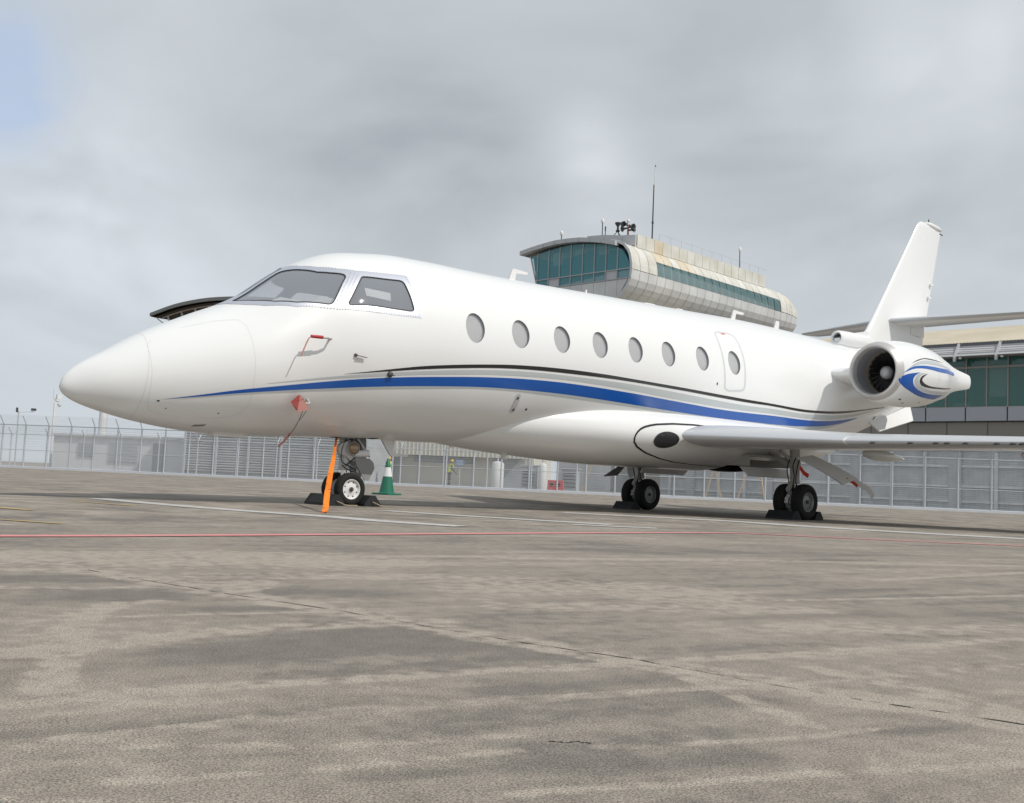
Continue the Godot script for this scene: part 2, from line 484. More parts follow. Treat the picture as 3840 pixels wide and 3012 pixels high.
func wing_skin(s: SurfaceTool, st: Array, tdir: Vector3, c0 := 0.0, c1 := 1.0, grow := 0.0, caps := true, cn := 14, camber := 0.0, tilt := 0.0) -> void:
	var loops := []
	var c_of := func(k: int) -> float: return pow(lerpf(sqrt(c0), sqrt(c1), float(k) / cn), 2.0)
	for q in st:
		var le: Vector3 = q[0]
		var lp := []
		for k in range(cn, -1, -1):
			var c: float = c_of.call(k)
			lp.append(le + Vector3(c * q[1] - (grow if c < 0.01 else 0.0), 0, 0) + tdir * (q[1] * (foil(c) * q[2] + camber * c * (1.0 - c) - tilt * c) + (grow if c > 0.01 else 0.0)))
		for k in range(1 if c0 == 0.0 else 0, cn + 1):
			var c: float = c_of.call(k)
			lp.append(le + Vector3(c * q[1], 0, 0) + tdir * (q[1] * (-foil(c) * q[2] + camber * c * (1.0 - c) - tilt * c) - grow))
		loops.append(lp)
	var m: int = loops[0].size()
	var normals := []
	for i in st.size():
		var row := []
		var i0 := maxi(i - 1, 0)
		var i1 := mini(i + 1, st.size() - 1)
		for k in m:
			row.append((loops[i][mini(k + 1, m - 1)] - loops[i][maxi(k - 1, 0)]).cross(loops[i1][k] - loops[i0][k]).normalized())
		var flip: bool = row[cn / 2].dot(tdir) < 0.0
		for k in m:
			if flip:
				row[k] = -row[k]
		normals.append(row)
	for i in st.size() - 1:
		for k in m - 1:
			tri(s, loops[i][k], loops[i][k + 1], loops[i + 1][k + 1], normals[i][k], normals[i][k + 1], normals[i + 1][k + 1])
			tri(s, loops[i][k], loops[i + 1][k + 1], loops[i + 1][k], normals[i][k], normals[i + 1][k + 1], normals[i + 1][k])
	if caps:
		for e in [0, st.size() - 1]:
			var lp: Array = loops[e]
			var n: Vector3 = (lp[0] - loops[1 if e == 0 else st.size() - 2][0]).normalized()
			for k in range(1, m - 1):
				tri(s, lp[0], lp[k], lp[k + 1], n, n, n)

# ---------- materials
func lin(r: float, g: float, b: float) -> Color:
	return Color(r, g, b).linear_to_srgb()

func mat(key: String, c: Color, rough: float, metal := 0.0, coat := 0.0) -> StandardMaterial3D:
	var m := StandardMaterial3D.new()
	m.resource_name = key
	m.albedo_color = c
	m.roughness = rough
	m.metallic = metal
	if coat > 0.0:
		m.clearcoat_enabled = true
		m.clearcoat = coat
		m.clearcoat_roughness = 0.08
	M[key] = m
	return m

func glass(key: String, c: Color, alpha: float) -> StandardMaterial3D:
	var m := mat(key, c, 0.04)
	m.transparency = BaseMaterial3D.TRANSPARENCY_ALPHA
	m.albedo_color.a = alpha
	return m

func noise(freq: float, octaves := 4, seed_ := 1, kind := FastNoiseLite.TYPE_SIMPLEX_SMOOTH) -> FastNoiseLite:
	var n := FastNoiseLite.new()
	n.noise_type = kind
	n.seed = seed_
	n.frequency = freq
	n.fractal_type = FastNoiseLite.FRACTAL_FBM
	n.fractal_octaves = octaves
	return n

func stained(key: String, dark: Color, light: Color, freq: float, tile: float, rough: float, seed_: int) -> StandardMaterial3D:   # weathered surface: blotches of its own dirt in two layers
	var n := noise(freq, 5, seed_)
	var im := n.get_seamless_image(256, 256)
	im.convert(Image.FORMAT_RGB8)
	for y in 256:
		for x in 256:
			im.set_pixel(x, y, dark.lerp(light, smoothstep(0.12, 0.88, im.get_pixel(x, y).r)))
	im.generate_mipmaps()
	var m := mat(key, Color.WHITE, rough)
	m.albedo_texture = ImageTexture.create_from_image(im)
	m.uv1_triplanar = true
	m.uv1_world_triplanar = true
	m.uv1_scale = Vector3.ONE / tile
	return m

func make_materials() -> void:
	mat("white_paint", lin(0.83, 0.84, 0.84), 0.28, 0.0, 0.55)
	mat("white_flat", lin(0.76, 0.76, 0.75), 0.5)
	mat("blue_paint", lin(0.001, 0.092, 0.42), 0.25, 0.0, 0.4)
	mat("silver_paint", lin(0.50, 0.54, 0.55), 0.3, 0.0, 0.4)
	mat("black_paint", lin(0.012, 0.012, 0.013), 0.25, 0.0, 0.5)
	mat("panel_gap", lin(0.60, 0.60, 0.59), 0.6)
	mat("door_line", lin(0.60, 0.63, 0.65), 0.5)
	mat("rim_grey", lin(0.42, 0.43, 0.45), 0.5)
	mat("window_rim", lin(0.20, 0.21, 0.22), 0.5)
	mat("bare_metal", lin(0.60, 0.625, 0.70), 0.40, 0.6)
	mat("lip_metal", lin(0.60, 0.58, 0.57), 0.42, 0.5)
	mat("edge_metal", lin(0.60, 0.62, 0.65), 0.38, 0.35)
	mat("duct", lin(0.24, 0.24, 0.26), 0.5)
	mat("blade", lin(0.045, 0.045, 0.047), 0.4, 0.6)
	mat("spinner", lin(0.48, 0.48, 0.49), 0.45, 0.2)
	mat("rubber", lin(0.012, 0.012, 0.012), 0.85)
	mat("seal", lin(0.03, 0.03, 0.032), 0.6)
	mat("dark", lin(0.02, 0.02, 0.02), 0.8)
	mat("well", lin(0.46, 0.47, 0.44), 0.6)
	mat("liner", lin(0.13, 0.145, 0.17), 0.8)
	mat("tan", lin(0.24, 0.21, 0.17), 0.8)
	mat("seat_pale", lin(0.55, 0.57, 0.55), 0.8)
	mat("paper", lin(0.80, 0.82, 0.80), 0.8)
	mat("blind", lin(0.60, 0.61, 0.62), 0.7)
	mat("gear_grey", lin(0.50, 0.50, 0.49), 0.42, 0.1)
	mat("gear_dark", lin(0.10, 0.10, 0.10), 0.5, 0.4)
	mat("door_grey", lin(0.26, 0.26, 0.255), 0.5)
	mat("chrome", lin(0.8, 0.8, 0.8), 0.12, 1.0)
	mat("brown_lens", lin(0.30, 0.21, 0.13), 0.15, 0.3, 0.8)
	mat("rim_white", lin(0.74, 0.74, 0.73), 0.45)
	mat("rim_main", lin(0.30, 0.30, 0.30), 0.45, 0.3)
	mat("lens_black", lin(0.035, 0.035, 0.04), 0.08, 0.0, 1.0)
	mat("orange", lin(0.95, 0.24, 0.01), 0.6)
	mat("red_cover", lin(0.36, 0.07, 0.06), 0.5)
	mat("red_pink", lin(0.52, 0.24, 0.21), 0.55)
	mat("red_flag", lin(0.75, 0.06, 0.03), 0.55)
	mat("red_dark", lin(0.42, 0.02, 0.025), 0.5)
	mat("chock", lin(0.016, 0.017, 0.02), 0.7)
	mat("rope", lin(0.45, 0.38, 0.26), 0.9)
	mat("cone_green", lin(0.015, 0.16, 0.10), 0.5)
	mat("cone_white", lin(0.75, 0.76, 0.76), 0.5)
	mat("galvanised", lin(0.54, 0.57, 0.61), 0.5, 0.2)
	mat("wire", lin(0.62, 0.65, 0.68), 0.55, 0.1)
	mat("helmet", lin(0.85, 0.50, 0.02), 0.35, 0.0, 0.4)
	mat("vest", lin(0.62, 0.75, 0.05), 0.7)
	mat("cloth_dark", lin(0.05, 0.055, 0.07), 0.9)
	mat("skin", lin(0.42, 0.26, 0.18), 0.6)
	mat("sign_blue", lin(0.16, 0.28, 0.46), 0.5)
	mat("barrier_red", lin(0.62, 0.06, 0.06), 0.5)
	mat("timber", lin(0.50, 0.36, 0.22), 0.8)
	mat("line_red", lin(0.62, 0.14, 0.13), 0.8)
	mat("steel_pink", lin(0.42, 0.33, 0.28), 0.6)
	mat("dark_roof", lin(0.055, 0.045, 0.035), 0.8)
	mat("roof_grey", lin(0.20, 0.205, 0.20), 0.6)
	mat("tower_frame", lin(0.42, 0.42, 0.44), 0.5, 0.2)
	mat("tower_grey", lin(0.52, 0.53, 0.55), 0.5, 0.1)
	mat("teal_room", lin(0.06, 0.36, 0.42), 0.7)
	mat("room_dark", lin(0.16, 0.20, 0.20), 0.8)
	mat("room_mid", lin(0.30, 0.33, 0.32), 0.8)
	mat("added_pale_sheet", lin(0.46, 0.50, 0.48), 0.8)  # for sheets added behind panes to imitate reflections; desks share it
	mat("frame_taupe", lin(0.30, 0.27, 0.25), 0.5)
	mat("gutter", lin(0.13, 0.14, 0.15), 0.5)
	mat("louvre", lin(0.52, 0.53, 0.54), 0.45, 0.1)
	mat("recess", lin(0.27, 0.245, 0.215), 0.8)
	mat("band_grey", lin(0.38, 0.39, 0.42), 0.5, 0.1)
	mat("instrument", lin(0.05, 0.055, 0.06), 0.5)
	mat("rust", lin(0.35, 0.16, 0.10), 0.8)
	glass("cockpit_glass", lin(0.48, 0.52, 0.58), 0.46)  # pale, fairly opaque tint paints a veil of sky reflection into the glass
	glass("cabin_glass", lin(0.5, 0.52, 0.55), 0.10)
	glass("tower_glass", lin(0.09, 0.37, 0.43), 0.55)
	glass("tube_glass", lin(0.10, 0.22, 0.23), 0.6)
	glass("hall_glass", lin(0.04, 0.20, 0.175), 0.42)
	stained("cream_metal", lin(0.58, 0.565, 0.50), lin(0.70, 0.69, 0.65), 0.010, 9.0, 0.5, 3)
	stained("ochre_metal", lin(0.58, 0.50, 0.36), lin(0.70, 0.64, 0.52), 0.010, 9.0, 0.5, 5)
	stained("pale_metal", lin(0.58, 0.59, 0.59), lin(0.70, 0.71, 0.71), 0.012, 9.0, 0.45, 6)
	stained("roof_sheet", lin(0.56, 0.49, 0.37), lin(0.66, 0.60, 0.47), 0.008, 14.0, 0.6, 7)
	stained("pale_wall", lin(0.66, 0.675, 0.70), lin(0.74, 0.75, 0.77), 0.01, 8.0, 0.8, 8)
	stained("cream_wall", lin(0.62, 0.60, 0.53), lin(0.72, 0.70, 0.63), 0.01, 8.0, 0.8, 9)
	stained("grey_wall", lin(0.36, 0.385, 0.41), lin(0.46, 0.485, 0.51), 0.012, 6.0, 0.8, 10)
	stained("slat_grey", lin(0.54, 0.56, 0.57), lin(0.66, 0.68, 0.69), 0.014, 5.0, 0.7, 11)
	stained("unit_grey", lin(0.34, 0.36, 0.39), lin(0.44, 0.46, 0.49), 0.01, 5.0, 0.6, 12)

# ---------- sky, sun, camera
func make_view() -> void:
	var cam := Camera3D.new()
	cam.name = "camera"
	cam.keep_aspect = Camera3D.KEEP_HEIGHT
	cam.fov = 41.69
	cam.near = 0.05
	cam.far = 3000.0
	add_child(cam)
	var right := Vector3(0.75486447, 0.04454163, 0.65436662)
	var up := Vector3(-0.08450231, 0.99598099, 0.02968546)
	cam.transform = Transform3D(Basis(right, up, right.cross(up)).orthonormalized(), Vector3(-7.1146, 0.3632, 11.4433))
	cam.current = true

	var env := Environment.new()
	env.tonemap_mode = Environment.TONE_MAPPER_LINEAR
	env.tonemap_exposure = 1.06
	env.background_mode = Environment.BG_SKY
	var sky := Sky.new()
	sky.sky_material = make_clouds(cam.transform)
	env.sky = sky
	env.sdfgi_enabled = true
	env.ssao_enabled = true
	env.ssil_enabled = true
	var we := WorldEnvironment.new()
	we.name = "environment"
	we.environment = env
	add_child(we)

	var sun := DirectionalLight3D.new()
	sun.name = "sun"
	sun.light_energy = 0.82
	sun.light_color = Color(1.0, 0.975, 0.94)
	sun.light_angular_distance = 0.6
	sun.shadow_enabled = true
	add_child(sun)
	sun.look_at_from_position(Vector3(3.5, 12.0, 10.0), Vector3.ZERO)

func make_clouds(cam: Transform3D) -> PanoramaSkyMaterial:
	var w := 2048
	var h := 1024
	var big := noise(0.55, 5, 21)
	var warp := noise(0.35, 3, 22)
	var fine := noise(1.6, 5, 23)
	# clouds and gaps that stand in this stretch of sky: [pixel in the photograph, reach, brightness, blueness]
	var marks := []
	for q in [[2200, 420, 0.035, 0.22, 0.0], [2260, 540, 0.05, 0.32, 0.0], [2180, 660, 0.04, 0.28, 0.0], [2330, 760, 0.05, 0.22, 0.0], [3560, 360, 0.07, 0.40, 0.0], [3380, 220, 0.05, 0.3, 0.0], [60, 250, 0.05, 0.15, 1.0], [30, 420, 0.035, 0.1, 0.6], [300, 1050, 0.13, 0.5, 0.1], [800, 950, 0.08, 0.3, 0.0], [500, 640, 0.10, 0.2, 0.0], [1250, 700, 0.13, -0.40, 0.0], [1700, 560, 0.09, -0.3, 0.0], [700, 780, 0.07, -0.25, 0.0], [900, 300, 0.16, -0.1, 0.0], [2900, 60, 0.14, -0.40, 0.0], [2750, 640, 0.10, -0.2, 0.0], [3500, 900, 0.12, -0.3, 0.0], [200, 900, 0.08, 0.25, 0.0], [3700, 130, 0.05, 0.3, 0.0]]:
		var d: Vector3 = cam.basis * Vector3((q[0] - 1920.0) / 3955.0, -(q[1] - 1506.0) / 3955.0, -1.0)
		marks.append([d.normalized(), q[2], q[3], q[4]])
	var centre := -cam.basis.z
	var data := PackedByteArray()
	data.resize(w * h * 3)
	for y in h:
		var el := PI * 0.5 - PI * (y + 0.5) / h
		for x in w:
			var c := Color(0.42, 0.43, 0.44)
			if el > -0.02:
				var a := TAU * (x + 0.5) / w
				var d := Vector3(sin(a) * cos(el), sin(el), -cos(a) * cos(el))
				var k := 1.0 / (maxf(d.y, 0.0) + 0.28)
				var p := Vector3(d.x * k, 0.6 * d.y, d.z * k)
				p += Vector3(warp.get_noise_3dv(p * 1.3), 0, warp.get_noise_3dv(p * 1.3 + Vector3(9, 3, 5))) * 0.5
				var v := big.get_noise_3dv(p * 2.2) * 0.62 + fine.get_noise_3dv(p * 2.0) * 0.15
				var blue := 0.0
				if d.dot(centre) > 0.6:
					for m in marks:
						var e: float = (1.0 - d.dot(m[0])) * 2.0 / (m[1] * m[1])
						if e < 6.0:
							var g: float = exp(-e) * (0.8 + 0.9 * fine.get_noise_3dv(p * 2.5))
							v += m[2] * g
							blue += m[3] * g
				v = clampf(0.5 + v * 0.64 * smoothstep(-0.1, 0.35, d.y + 0.08), 0.0, 1.0)
				c = Color(0.372, 0.412, 0.446).lerp(Color(0.672, 0.712, 0.75), v)
				c = c.lerp(Color(0.42, 0.53, 0.72), clampf(blue, 0.0, 1.0) * 0.8)
				c = c.lerp(Color(0.61, 0.67, 0.72), 0.5 * smoothstep(0.26, 0.0, d.y))
			var o := (y * w + x) * 3
			var cs := c.linear_to_srgb()
			data[o] = int(cs.r * 255.0 + 0.5)
			data[o + 1] = int(cs.g * 255.0 + 0.5)
			data[o + 2] = int(cs.b * 255.0 + 0.5)
	var sm := PanoramaSkyMaterial.new()
	sm.panorama = ImageTexture.create_from_image(Image.create_from_data(w, h, false, Image.FORMAT_RGB8, data))
	return sm

# ---------- ground
const APRON = Rect2(-8.6, 5.0, 13.0, 6.2)

func paving(key: String, grain: Image, relief: Image, stain: Image) -> StandardMaterial3D:
	var m := mat(key, Color.WHITE, 0.92)
	m.albedo_texture = ImageTexture.create_from_image(grain)
	m.normal_enabled = true
	m.normal_texture = ImageTexture.create_from_image(relief)
	m.normal_scale = 0.22
	m.detail_enabled = true
	m.detail_albedo = ImageTexture.create_from_image(stain)
	m.detail_blend_mode = BaseMaterial3D.BLEND_MODE_MUL
	m.detail_uv_layer = BaseMaterial3D.DETAIL_UV_2
	return m

var dust := lin(0.44, 0.393, 0.342)
var mid := lin(0.328, 0.295, 0.256)
var worn := lin(0.218, 0.200, 0.176)

func stain_of(v: float) -> Color:
	return mid.lerp(dust, smoothstep(0.0, 0.60, v)).lerp(worn, smoothstep(0.0, -0.55, v))

func far_stains() -> Image:
	var w := 512
	var na := noise(0.015, 5, 41).get_seamless_image(w, w).get_data()
	var nb := noise(0.05, 5, 42).get_seamless_image(w, w).get_data()
	var nc := noise(0.2, 3, 43).get_seamless_image(w, w).get_data()
	var out := PackedByteArray()
	out.resize(w * w * 3)
	for i in w * w:
		var v := (na[i] / 255.0 - 0.5) * 1.2 + (nb[i] / 255.0 - 0.5) * 1.3 + (nc[i] / 255.0 - 0.5) * 0.8 - 0.05
		var c := stain_of(v)
		out[i * 3] = int(minf(c.r * 1.12, 1.0) * 255)
		out[i * 3 + 1] = int(minf(c.g * 1.12, 1.0) * 255)
		out[i * 3 + 2] = int(minf(c.b * 1.12, 1.0) * 255)
	var im := Image.create_from_data(w, w, false, Image.FORMAT_RGB8, out)
	im.generate_mipmaps()
	return im

func near_stains() -> Image:
	var w := 2048
	var h := 1024
	var px := Vector2(w / APRON.size.x, h / APRON.size.y)
	var band := PackedFloat32Array()
	band.resize(w * h)
	var all := TRACKS.duplicate()
	all.append([0.17, 0.85, [-5.85, 7.4, -5.72, 8.23, -5.57, 8.93, -5.47, 9.62, -5.38, 10.13, -5.31, 10.52, -5.2, 11.0]])
	all.append([0.07, 0.4, [-6.7, 9.98, -6.2, 10.02, -5.4, 10.2, -4.2, 10.45]])
	for t in all:
		var P: Array = t[2]
		var half: float = t[0] * (0.62 if t[1] > 0.0 else 0.85)
		for k in range(0, P.size() - 2, 2):
			var a := Vector2(P[k], P[k + 1])
			var b := Vector2(P[k + 2], P[k + 3])
			var r := Rect2(a, Vector2.ZERO).expand(b).grow(half)
			var x0 := clampi(int((r.position.x - APRON.position.x) * px.x), 0, w - 1)
			var x1 := clampi(int((r.end.x - APRON.position.x) * px.x), 0, w - 1)
			var y0 := clampi(int((r.position.y - APRON.position.y) * px.y), 0, h - 1)
			var y1 := clampi(int((r.end.y - APRON.position.y) * px.y), 0, h - 1)
			var ab := b - a
			for y in range(y0, y1 + 1):
				for x in range(x0, x1 + 1):
					var p := APRON.position + Vector2(x, y) / px
					var u := clampf((p - a).dot(ab) / ab.length_squared(), 0.0, 1.0)
					var d := p.distance_to(a + ab * u)
					if d < half:
						var g: float = t[1] * (1.0 - smoothstep(half * 0.35, half, d)) if t[1] > 0.0 else t[1] * 0.75 * (1.0 - smoothstep(0.0, half, d))
						var i := y * w + x
						if absf(g) > absf(band[i]):
							band[i] = g
	var n1 := noise(0.6, 4, 61)
	var n2 := noise(2.6, 4, 62)
	var n3 := noise(13.0, 3, 63)
	var drag := noise(1.0, 3, 44)
	var out := PackedByteArray()
	out.resize(w * h * 3)
	for y in h:
		for x in w:
			var p := APRON.position + Vector2(x, y) / px
			var b2 := n2.get_noise_2d(p.x, p.y)
			var b3 := n3.get_noise_2d(p.x, p.y)
			var xx := clampi(x + int(b2 * 3.0 + b3 * 2.5), 0, w - 1)
			var yy := clampi(y + int(b2 * -3.0 + b3 * 2.0), 0, h - 1)
			var v := n1.get_noise_2d(p.x, p.y) * 0.55 + b2 * 0.28 + b3 * 0.34 - 0.05
			v += drag.get_noise_2d((p.x * 0.987 + p.y * 0.158) * 0.4, (p.y * 0.987 - p.x * 0.158) * 5.0) * 0.40
			v += band[yy * w + xx] * (0.8 + b3 * 1.1)
			var c := stain_of(v)
			var i := (y * w + x) * 3
			out[i] = int(minf(c.r * 1.12, 1.0) * 255)
			out[i + 1] = int(minf(c.g * 1.12, 1.0) * 255)
			out[i + 2] = int(minf(c.b * 1.12, 1.0) * 255)
	var im := Image.create_from_data(w, h, false, Image.FORMAT_RGB8, out)
	im.generate_mipmaps()
	return im

func make_ground() -> void:
	var tile := 1.3
	var n := 1024
	var a := noise(0.22, 3, 31, FastNoiseLite.TYPE_SIMPLEX).get_seamless_image(n, n).get_data()
	var b := noise(0.40, 2, 32, FastNoiseLite.TYPE_SIMPLEX).get_seamless_image(n, n).get_data()
	var c := noise(0.012, 4, 33).get_seamless_image(n, n).get_data()
	var d := PackedByteArray()
	d.resize(n * n * 3)
	var hgt := PackedByteArray()
	hgt.resize(n * n)
	rng.seed = 3
	for i in n * n:
		var fine: float = a[i] / 255.0
		var grit: float = b[i] / 255.0
		var v := 0.80 + (fine - 0.5) * 0.34 + (grit - 0.5) * 0.34 + rng.randf_range(-0.16, 0.16) + (c[i] / 255.0 - 0.5) * 0.10
		if grit > 0.78 and fine > 0.55:
			v += 0.10 + (grit - 0.78) * 1.0      # pale chippings
		if fine < 0.24:
			v -= (0.24 - fine) * 1.0      # pits
		v = clampf(v, 0.15, 1.0)
		d[i * 3] = int(v * 255)
		d[i * 3 + 1] = int(v * 253)
		d[i * 3 + 2] = int(v * 250)
		hgt[i] = int(clampf(fine * 0.6 + grit * 0.4, 0.0, 1.0) * 255)
	var grain := Image.create_from_data(n, n, false, Image.FORMAT_RGB8, d)
	grain.generate_mipmaps()
	var relief := Image.create_from_data(n, n, false, Image.FORMAT_L8, hgt)
	relief.convert(Image.FORMAT_RGBA8)
	relief.bump_map_to_normal_map(1.4)
	relief.generate_mipmaps()
	var m := paving("asphalt", grain, relief, far_stains())
	var near := paving("asphalt_apron", grain, relief, near_stains())
	var s := begin()
	var xs := [-900.0, -200.0, -60.0, -20.0, APRON.position.x, APRON.end.x, 30.0, 90.0, 300.0, 1400.0]
	var zs := [-1400.0, -300.0, -90.0, -30.0, -8.0, APRON.position.y, APRON.end.y, 40.0, 150.0, 600.0]
	var own := begin()
	for i in xs.size() - 1:
		for j in zs.size() - 1:
			var here: bool = i == 4 and j == 5
			var t := own if here else s
			var q := [Vector3(xs[i], 0, zs[j]), Vector3(xs[i + 1], 0, zs[j]), Vector3(xs[i + 1], 0, zs[j + 1]), Vector3(xs[i], 0, zs[j + 1])]
			for k in [0, 1, 2, 0, 2, 3]:
				var v: Vector3 = q[k]
				t.set_normal(Vector3.UP)
				t.set_tangent(Plane(1, 0, 0, 1))
				t.set_uv(Vector2(v.x, v.z) / tile)
				t.set_uv2((Vector2(v.x, v.z) - APRON.position) / APRON.size if here else Vector2(v.x + 11.0, v.z + 3.2) / 14.0)
				t.add_vertex(v)
	obj("ground", s, m, self).set_meta("kind", "structure")
	var g := obj("apron", own, near, self)
	g.set_meta("kind", "structure")
	# open joints and cracks in the paving
	rng.seed = 5
	crack(g, [Vector2(-5.72, 8.23), Vector2(-5.66, 8.54), Vector2(-5.57, 8.93), Vector2(-5.52, 9.29), Vector2(-5.47, 9.62), Vector2(-5.40, 9.89), Vector2(-5.38, 10.13), Vector2(-5.35, 10.37), Vector2(-5.31, 10.52), Vector2(-5.24, 10.80)], 0.008)
	crack(g, [Vector2(-5.80, 7.7), Vector2(-5.76, 8.0), Vector2(-5.72, 8.23)], 0.008)
	crack(g, [Vector2(-6.06, 10.325), Vector2(-6.045, 10.345), Vector2(-6.025, 10.35), Vector2(-6.01, 10.37)], 0.006)
	# worn paint
	var lines := [
		["red", [[-9.0, 5.97], [-5.6, 5.96], [-4.5, 5.88], [-2.9, 5.70], [-0.5, 5.44], [0.75, 5.42], [1.15, 5.62], [1.65, 6.15], [2.85, 7.15], [5.5, 9.4]], 0.13, 51],
		["white", [[-2.95, -0.3], [-2.80, 1.1], [-2.55, 2.3], [-2.2, 3.3], [-2.1, 4.0], [-1.79, 4.70]], 0.30, 52],
		["white", [[-0.45, 1.6], [-0.15, 2.6], [0.2, 3.35], [0.55, 4.15]], 0.30, 53],
		["white", [[2.9, 1.0], [3.6, 1.9], [4.2, 2.9], [4.2, 3.7], [4.4, 4.8], [5.2, 6.4]], 0.55, 54],
		["white", [[-0.05, 4.2], [0.54, 4.74]], 0.22, 55],
		["yellow", [[-5.25, 4.35], [-4.96, 4.84]], 0.06, 56],
		["yellow", [[-3.56, 0.8], [-3.30, 1.70]], 0.08, 57],
		["yellow", [[-4.74, 2.55], [-4.6, 3.0]], 0.10, 58]]
	for L in lines:
		var paint := worn_paint(L[0], L[3])
		var st := begin()
		var P: Array = curve_pts(L[1].map(func(q): return Vector3(q[0], 0.004, q[1])), 8)
		for i in P.size() - 1:
			var t: Vector3 = (P[i + 1] - P[i]).normalized()
			var t0: Vector3 = (P[i + 1] - P[maxi(i - 1, 0)]).normalized()
			var t1: Vector3 = (P[mini(i + 2, P.size() - 1)] - P[i]).normalized()
			var s0: Vector3 = t0.cross(Vector3.UP) * L[2] * 0.5
			var s1: Vector3 = t1.cross(Vector3.UP) * L[2] * 0.5
			flat(st, [P[i] - s0, P[i] + s0, P[i + 1] + s1, P[i + 1] - s1], Vector3.UP)
		obj(L[0] + "_line", st, paint, g)

func worn_paint(kind: String, seed_: int) -> StandardMaterial3D:
	var key := "worn_" + kind
	if M.has(key):
		return M[key]
	var full: Color = {"red": lin(0.66, 0.25, 0.25), "white": lin(0.50, 0.495, 0.48), "yellow": lin(0.50, 0.36, 0.14)}[kind]
	var bare: Color = {"red": lin(0.50, 0.26, 0.235), "white": lin(0.38, 0.365, 0.335), "yellow": lin(0.32, 0.28, 0.20)}[kind]
	var im := noise(0.03, 4, seed_).get_seamless_image(256, 256)
	var fine := noise(0.2, 2, seed_ + 9).get_seamless_image(256, 256)
	im.convert(Image.FORMAT_RGB8)
	for y in 256:
		for x in 256:
			var v := im.get_pixel(x, y).r * 0.6 + fine.get_pixel(x, y).r * 0.4
			im.set_pixel(x, y, bare.lerp(full, smoothstep(0.32, 0.50, v)))
	im.generate_mipmaps()
	var m := mat(key, Color.WHITE, 0.85)
	m.albedo_texture = ImageTexture.create_from_image(im)
	m.uv1_triplanar = true
	m.uv1_world_triplanar = true
	m.uv1_scale = Vector3.ONE / 0.9
	return m

func crack(g: Node, pts: Array, wide: float) -> void:
	var s := begin()
	var P := []
	for i in pts.size() - 1:
		for k in 9:
			var q: Vector2 = pts[i].lerp(pts[i + 1], k / 9.0)
			P.append(q + Vector2(rng.randf_range(-0.003, 0.003), rng.randf_range(-0.003, 0.003)))
	P.append(pts[-1])
	var W := []
	for i in P.size():
		W.append(wide * maxf(0.0, rng.randf_range(-0.25, 1.0)))
	for i in P.size() - 1:
		var t: Vector2 = (pts[-1] - pts[0]).normalized().orthogonal()
		var a: Vector2 = P[i]
		var b: Vector2 = P[i + 1]
		if W[i] < 0.0001 and W[i + 1] < 0.0001:
			continue
		flat(s, [Vector3(a.x - t.x * W[i] * 0.5, 0.0008, a.y - t.y * W[i] * 0.5), Vector3(a.x + t.x * W[i] * 0.5, 0.0008, a.y + t.y * W[i] * 0.5), Vector3(b.x + t.x * W[i + 1] * 0.5, 0.0008, b.y + t.y * W[i + 1] * 0.5), Vector3(b.x - t.x * W[i + 1] * 0.5, 0.0008, b.y - t.y * W[i + 1] * 0.5)], Vector3.UP)
	obj("crack", s, M.dark, g)

# ---------- the jet
func stripe(called: String, D: Array, m: Material, off: float, parent: Node) -> void:
	for side in [1.0, -1.0]:
		var s := begin()
		var n: int = D[2].size()
		var X := []
		for k in n:
			X.append(lerpf(D[0], D[1], float(k) / (n - 1)))
		var prev := []
		for x in steps(D[0], D[1], 0.09):
			var a := body_th(x, table(x, X, D[2]))
			var b := body_th(x, table(x, X, D[3]))
			var row := []
			for j in 4:
				var th: float = lerpf(a, b, j / 3.0) * side
				var nn := normal_of(body, x, th)
				row.append([body(x, th) + nn * off, nn])
			if not prev.is_empty():
				for j in 3:
					tri(s, prev[j][0], row[j][0], row[j + 1][0], prev[j][1], row[j][1], row[j + 1][1])
					tri(s, prev[j][0], row[j + 1][0], prev[j + 1][0], prev[j][1], row[j + 1][1], prev[j + 1][1])
			prev = row
		obj(called, s, m, parent)

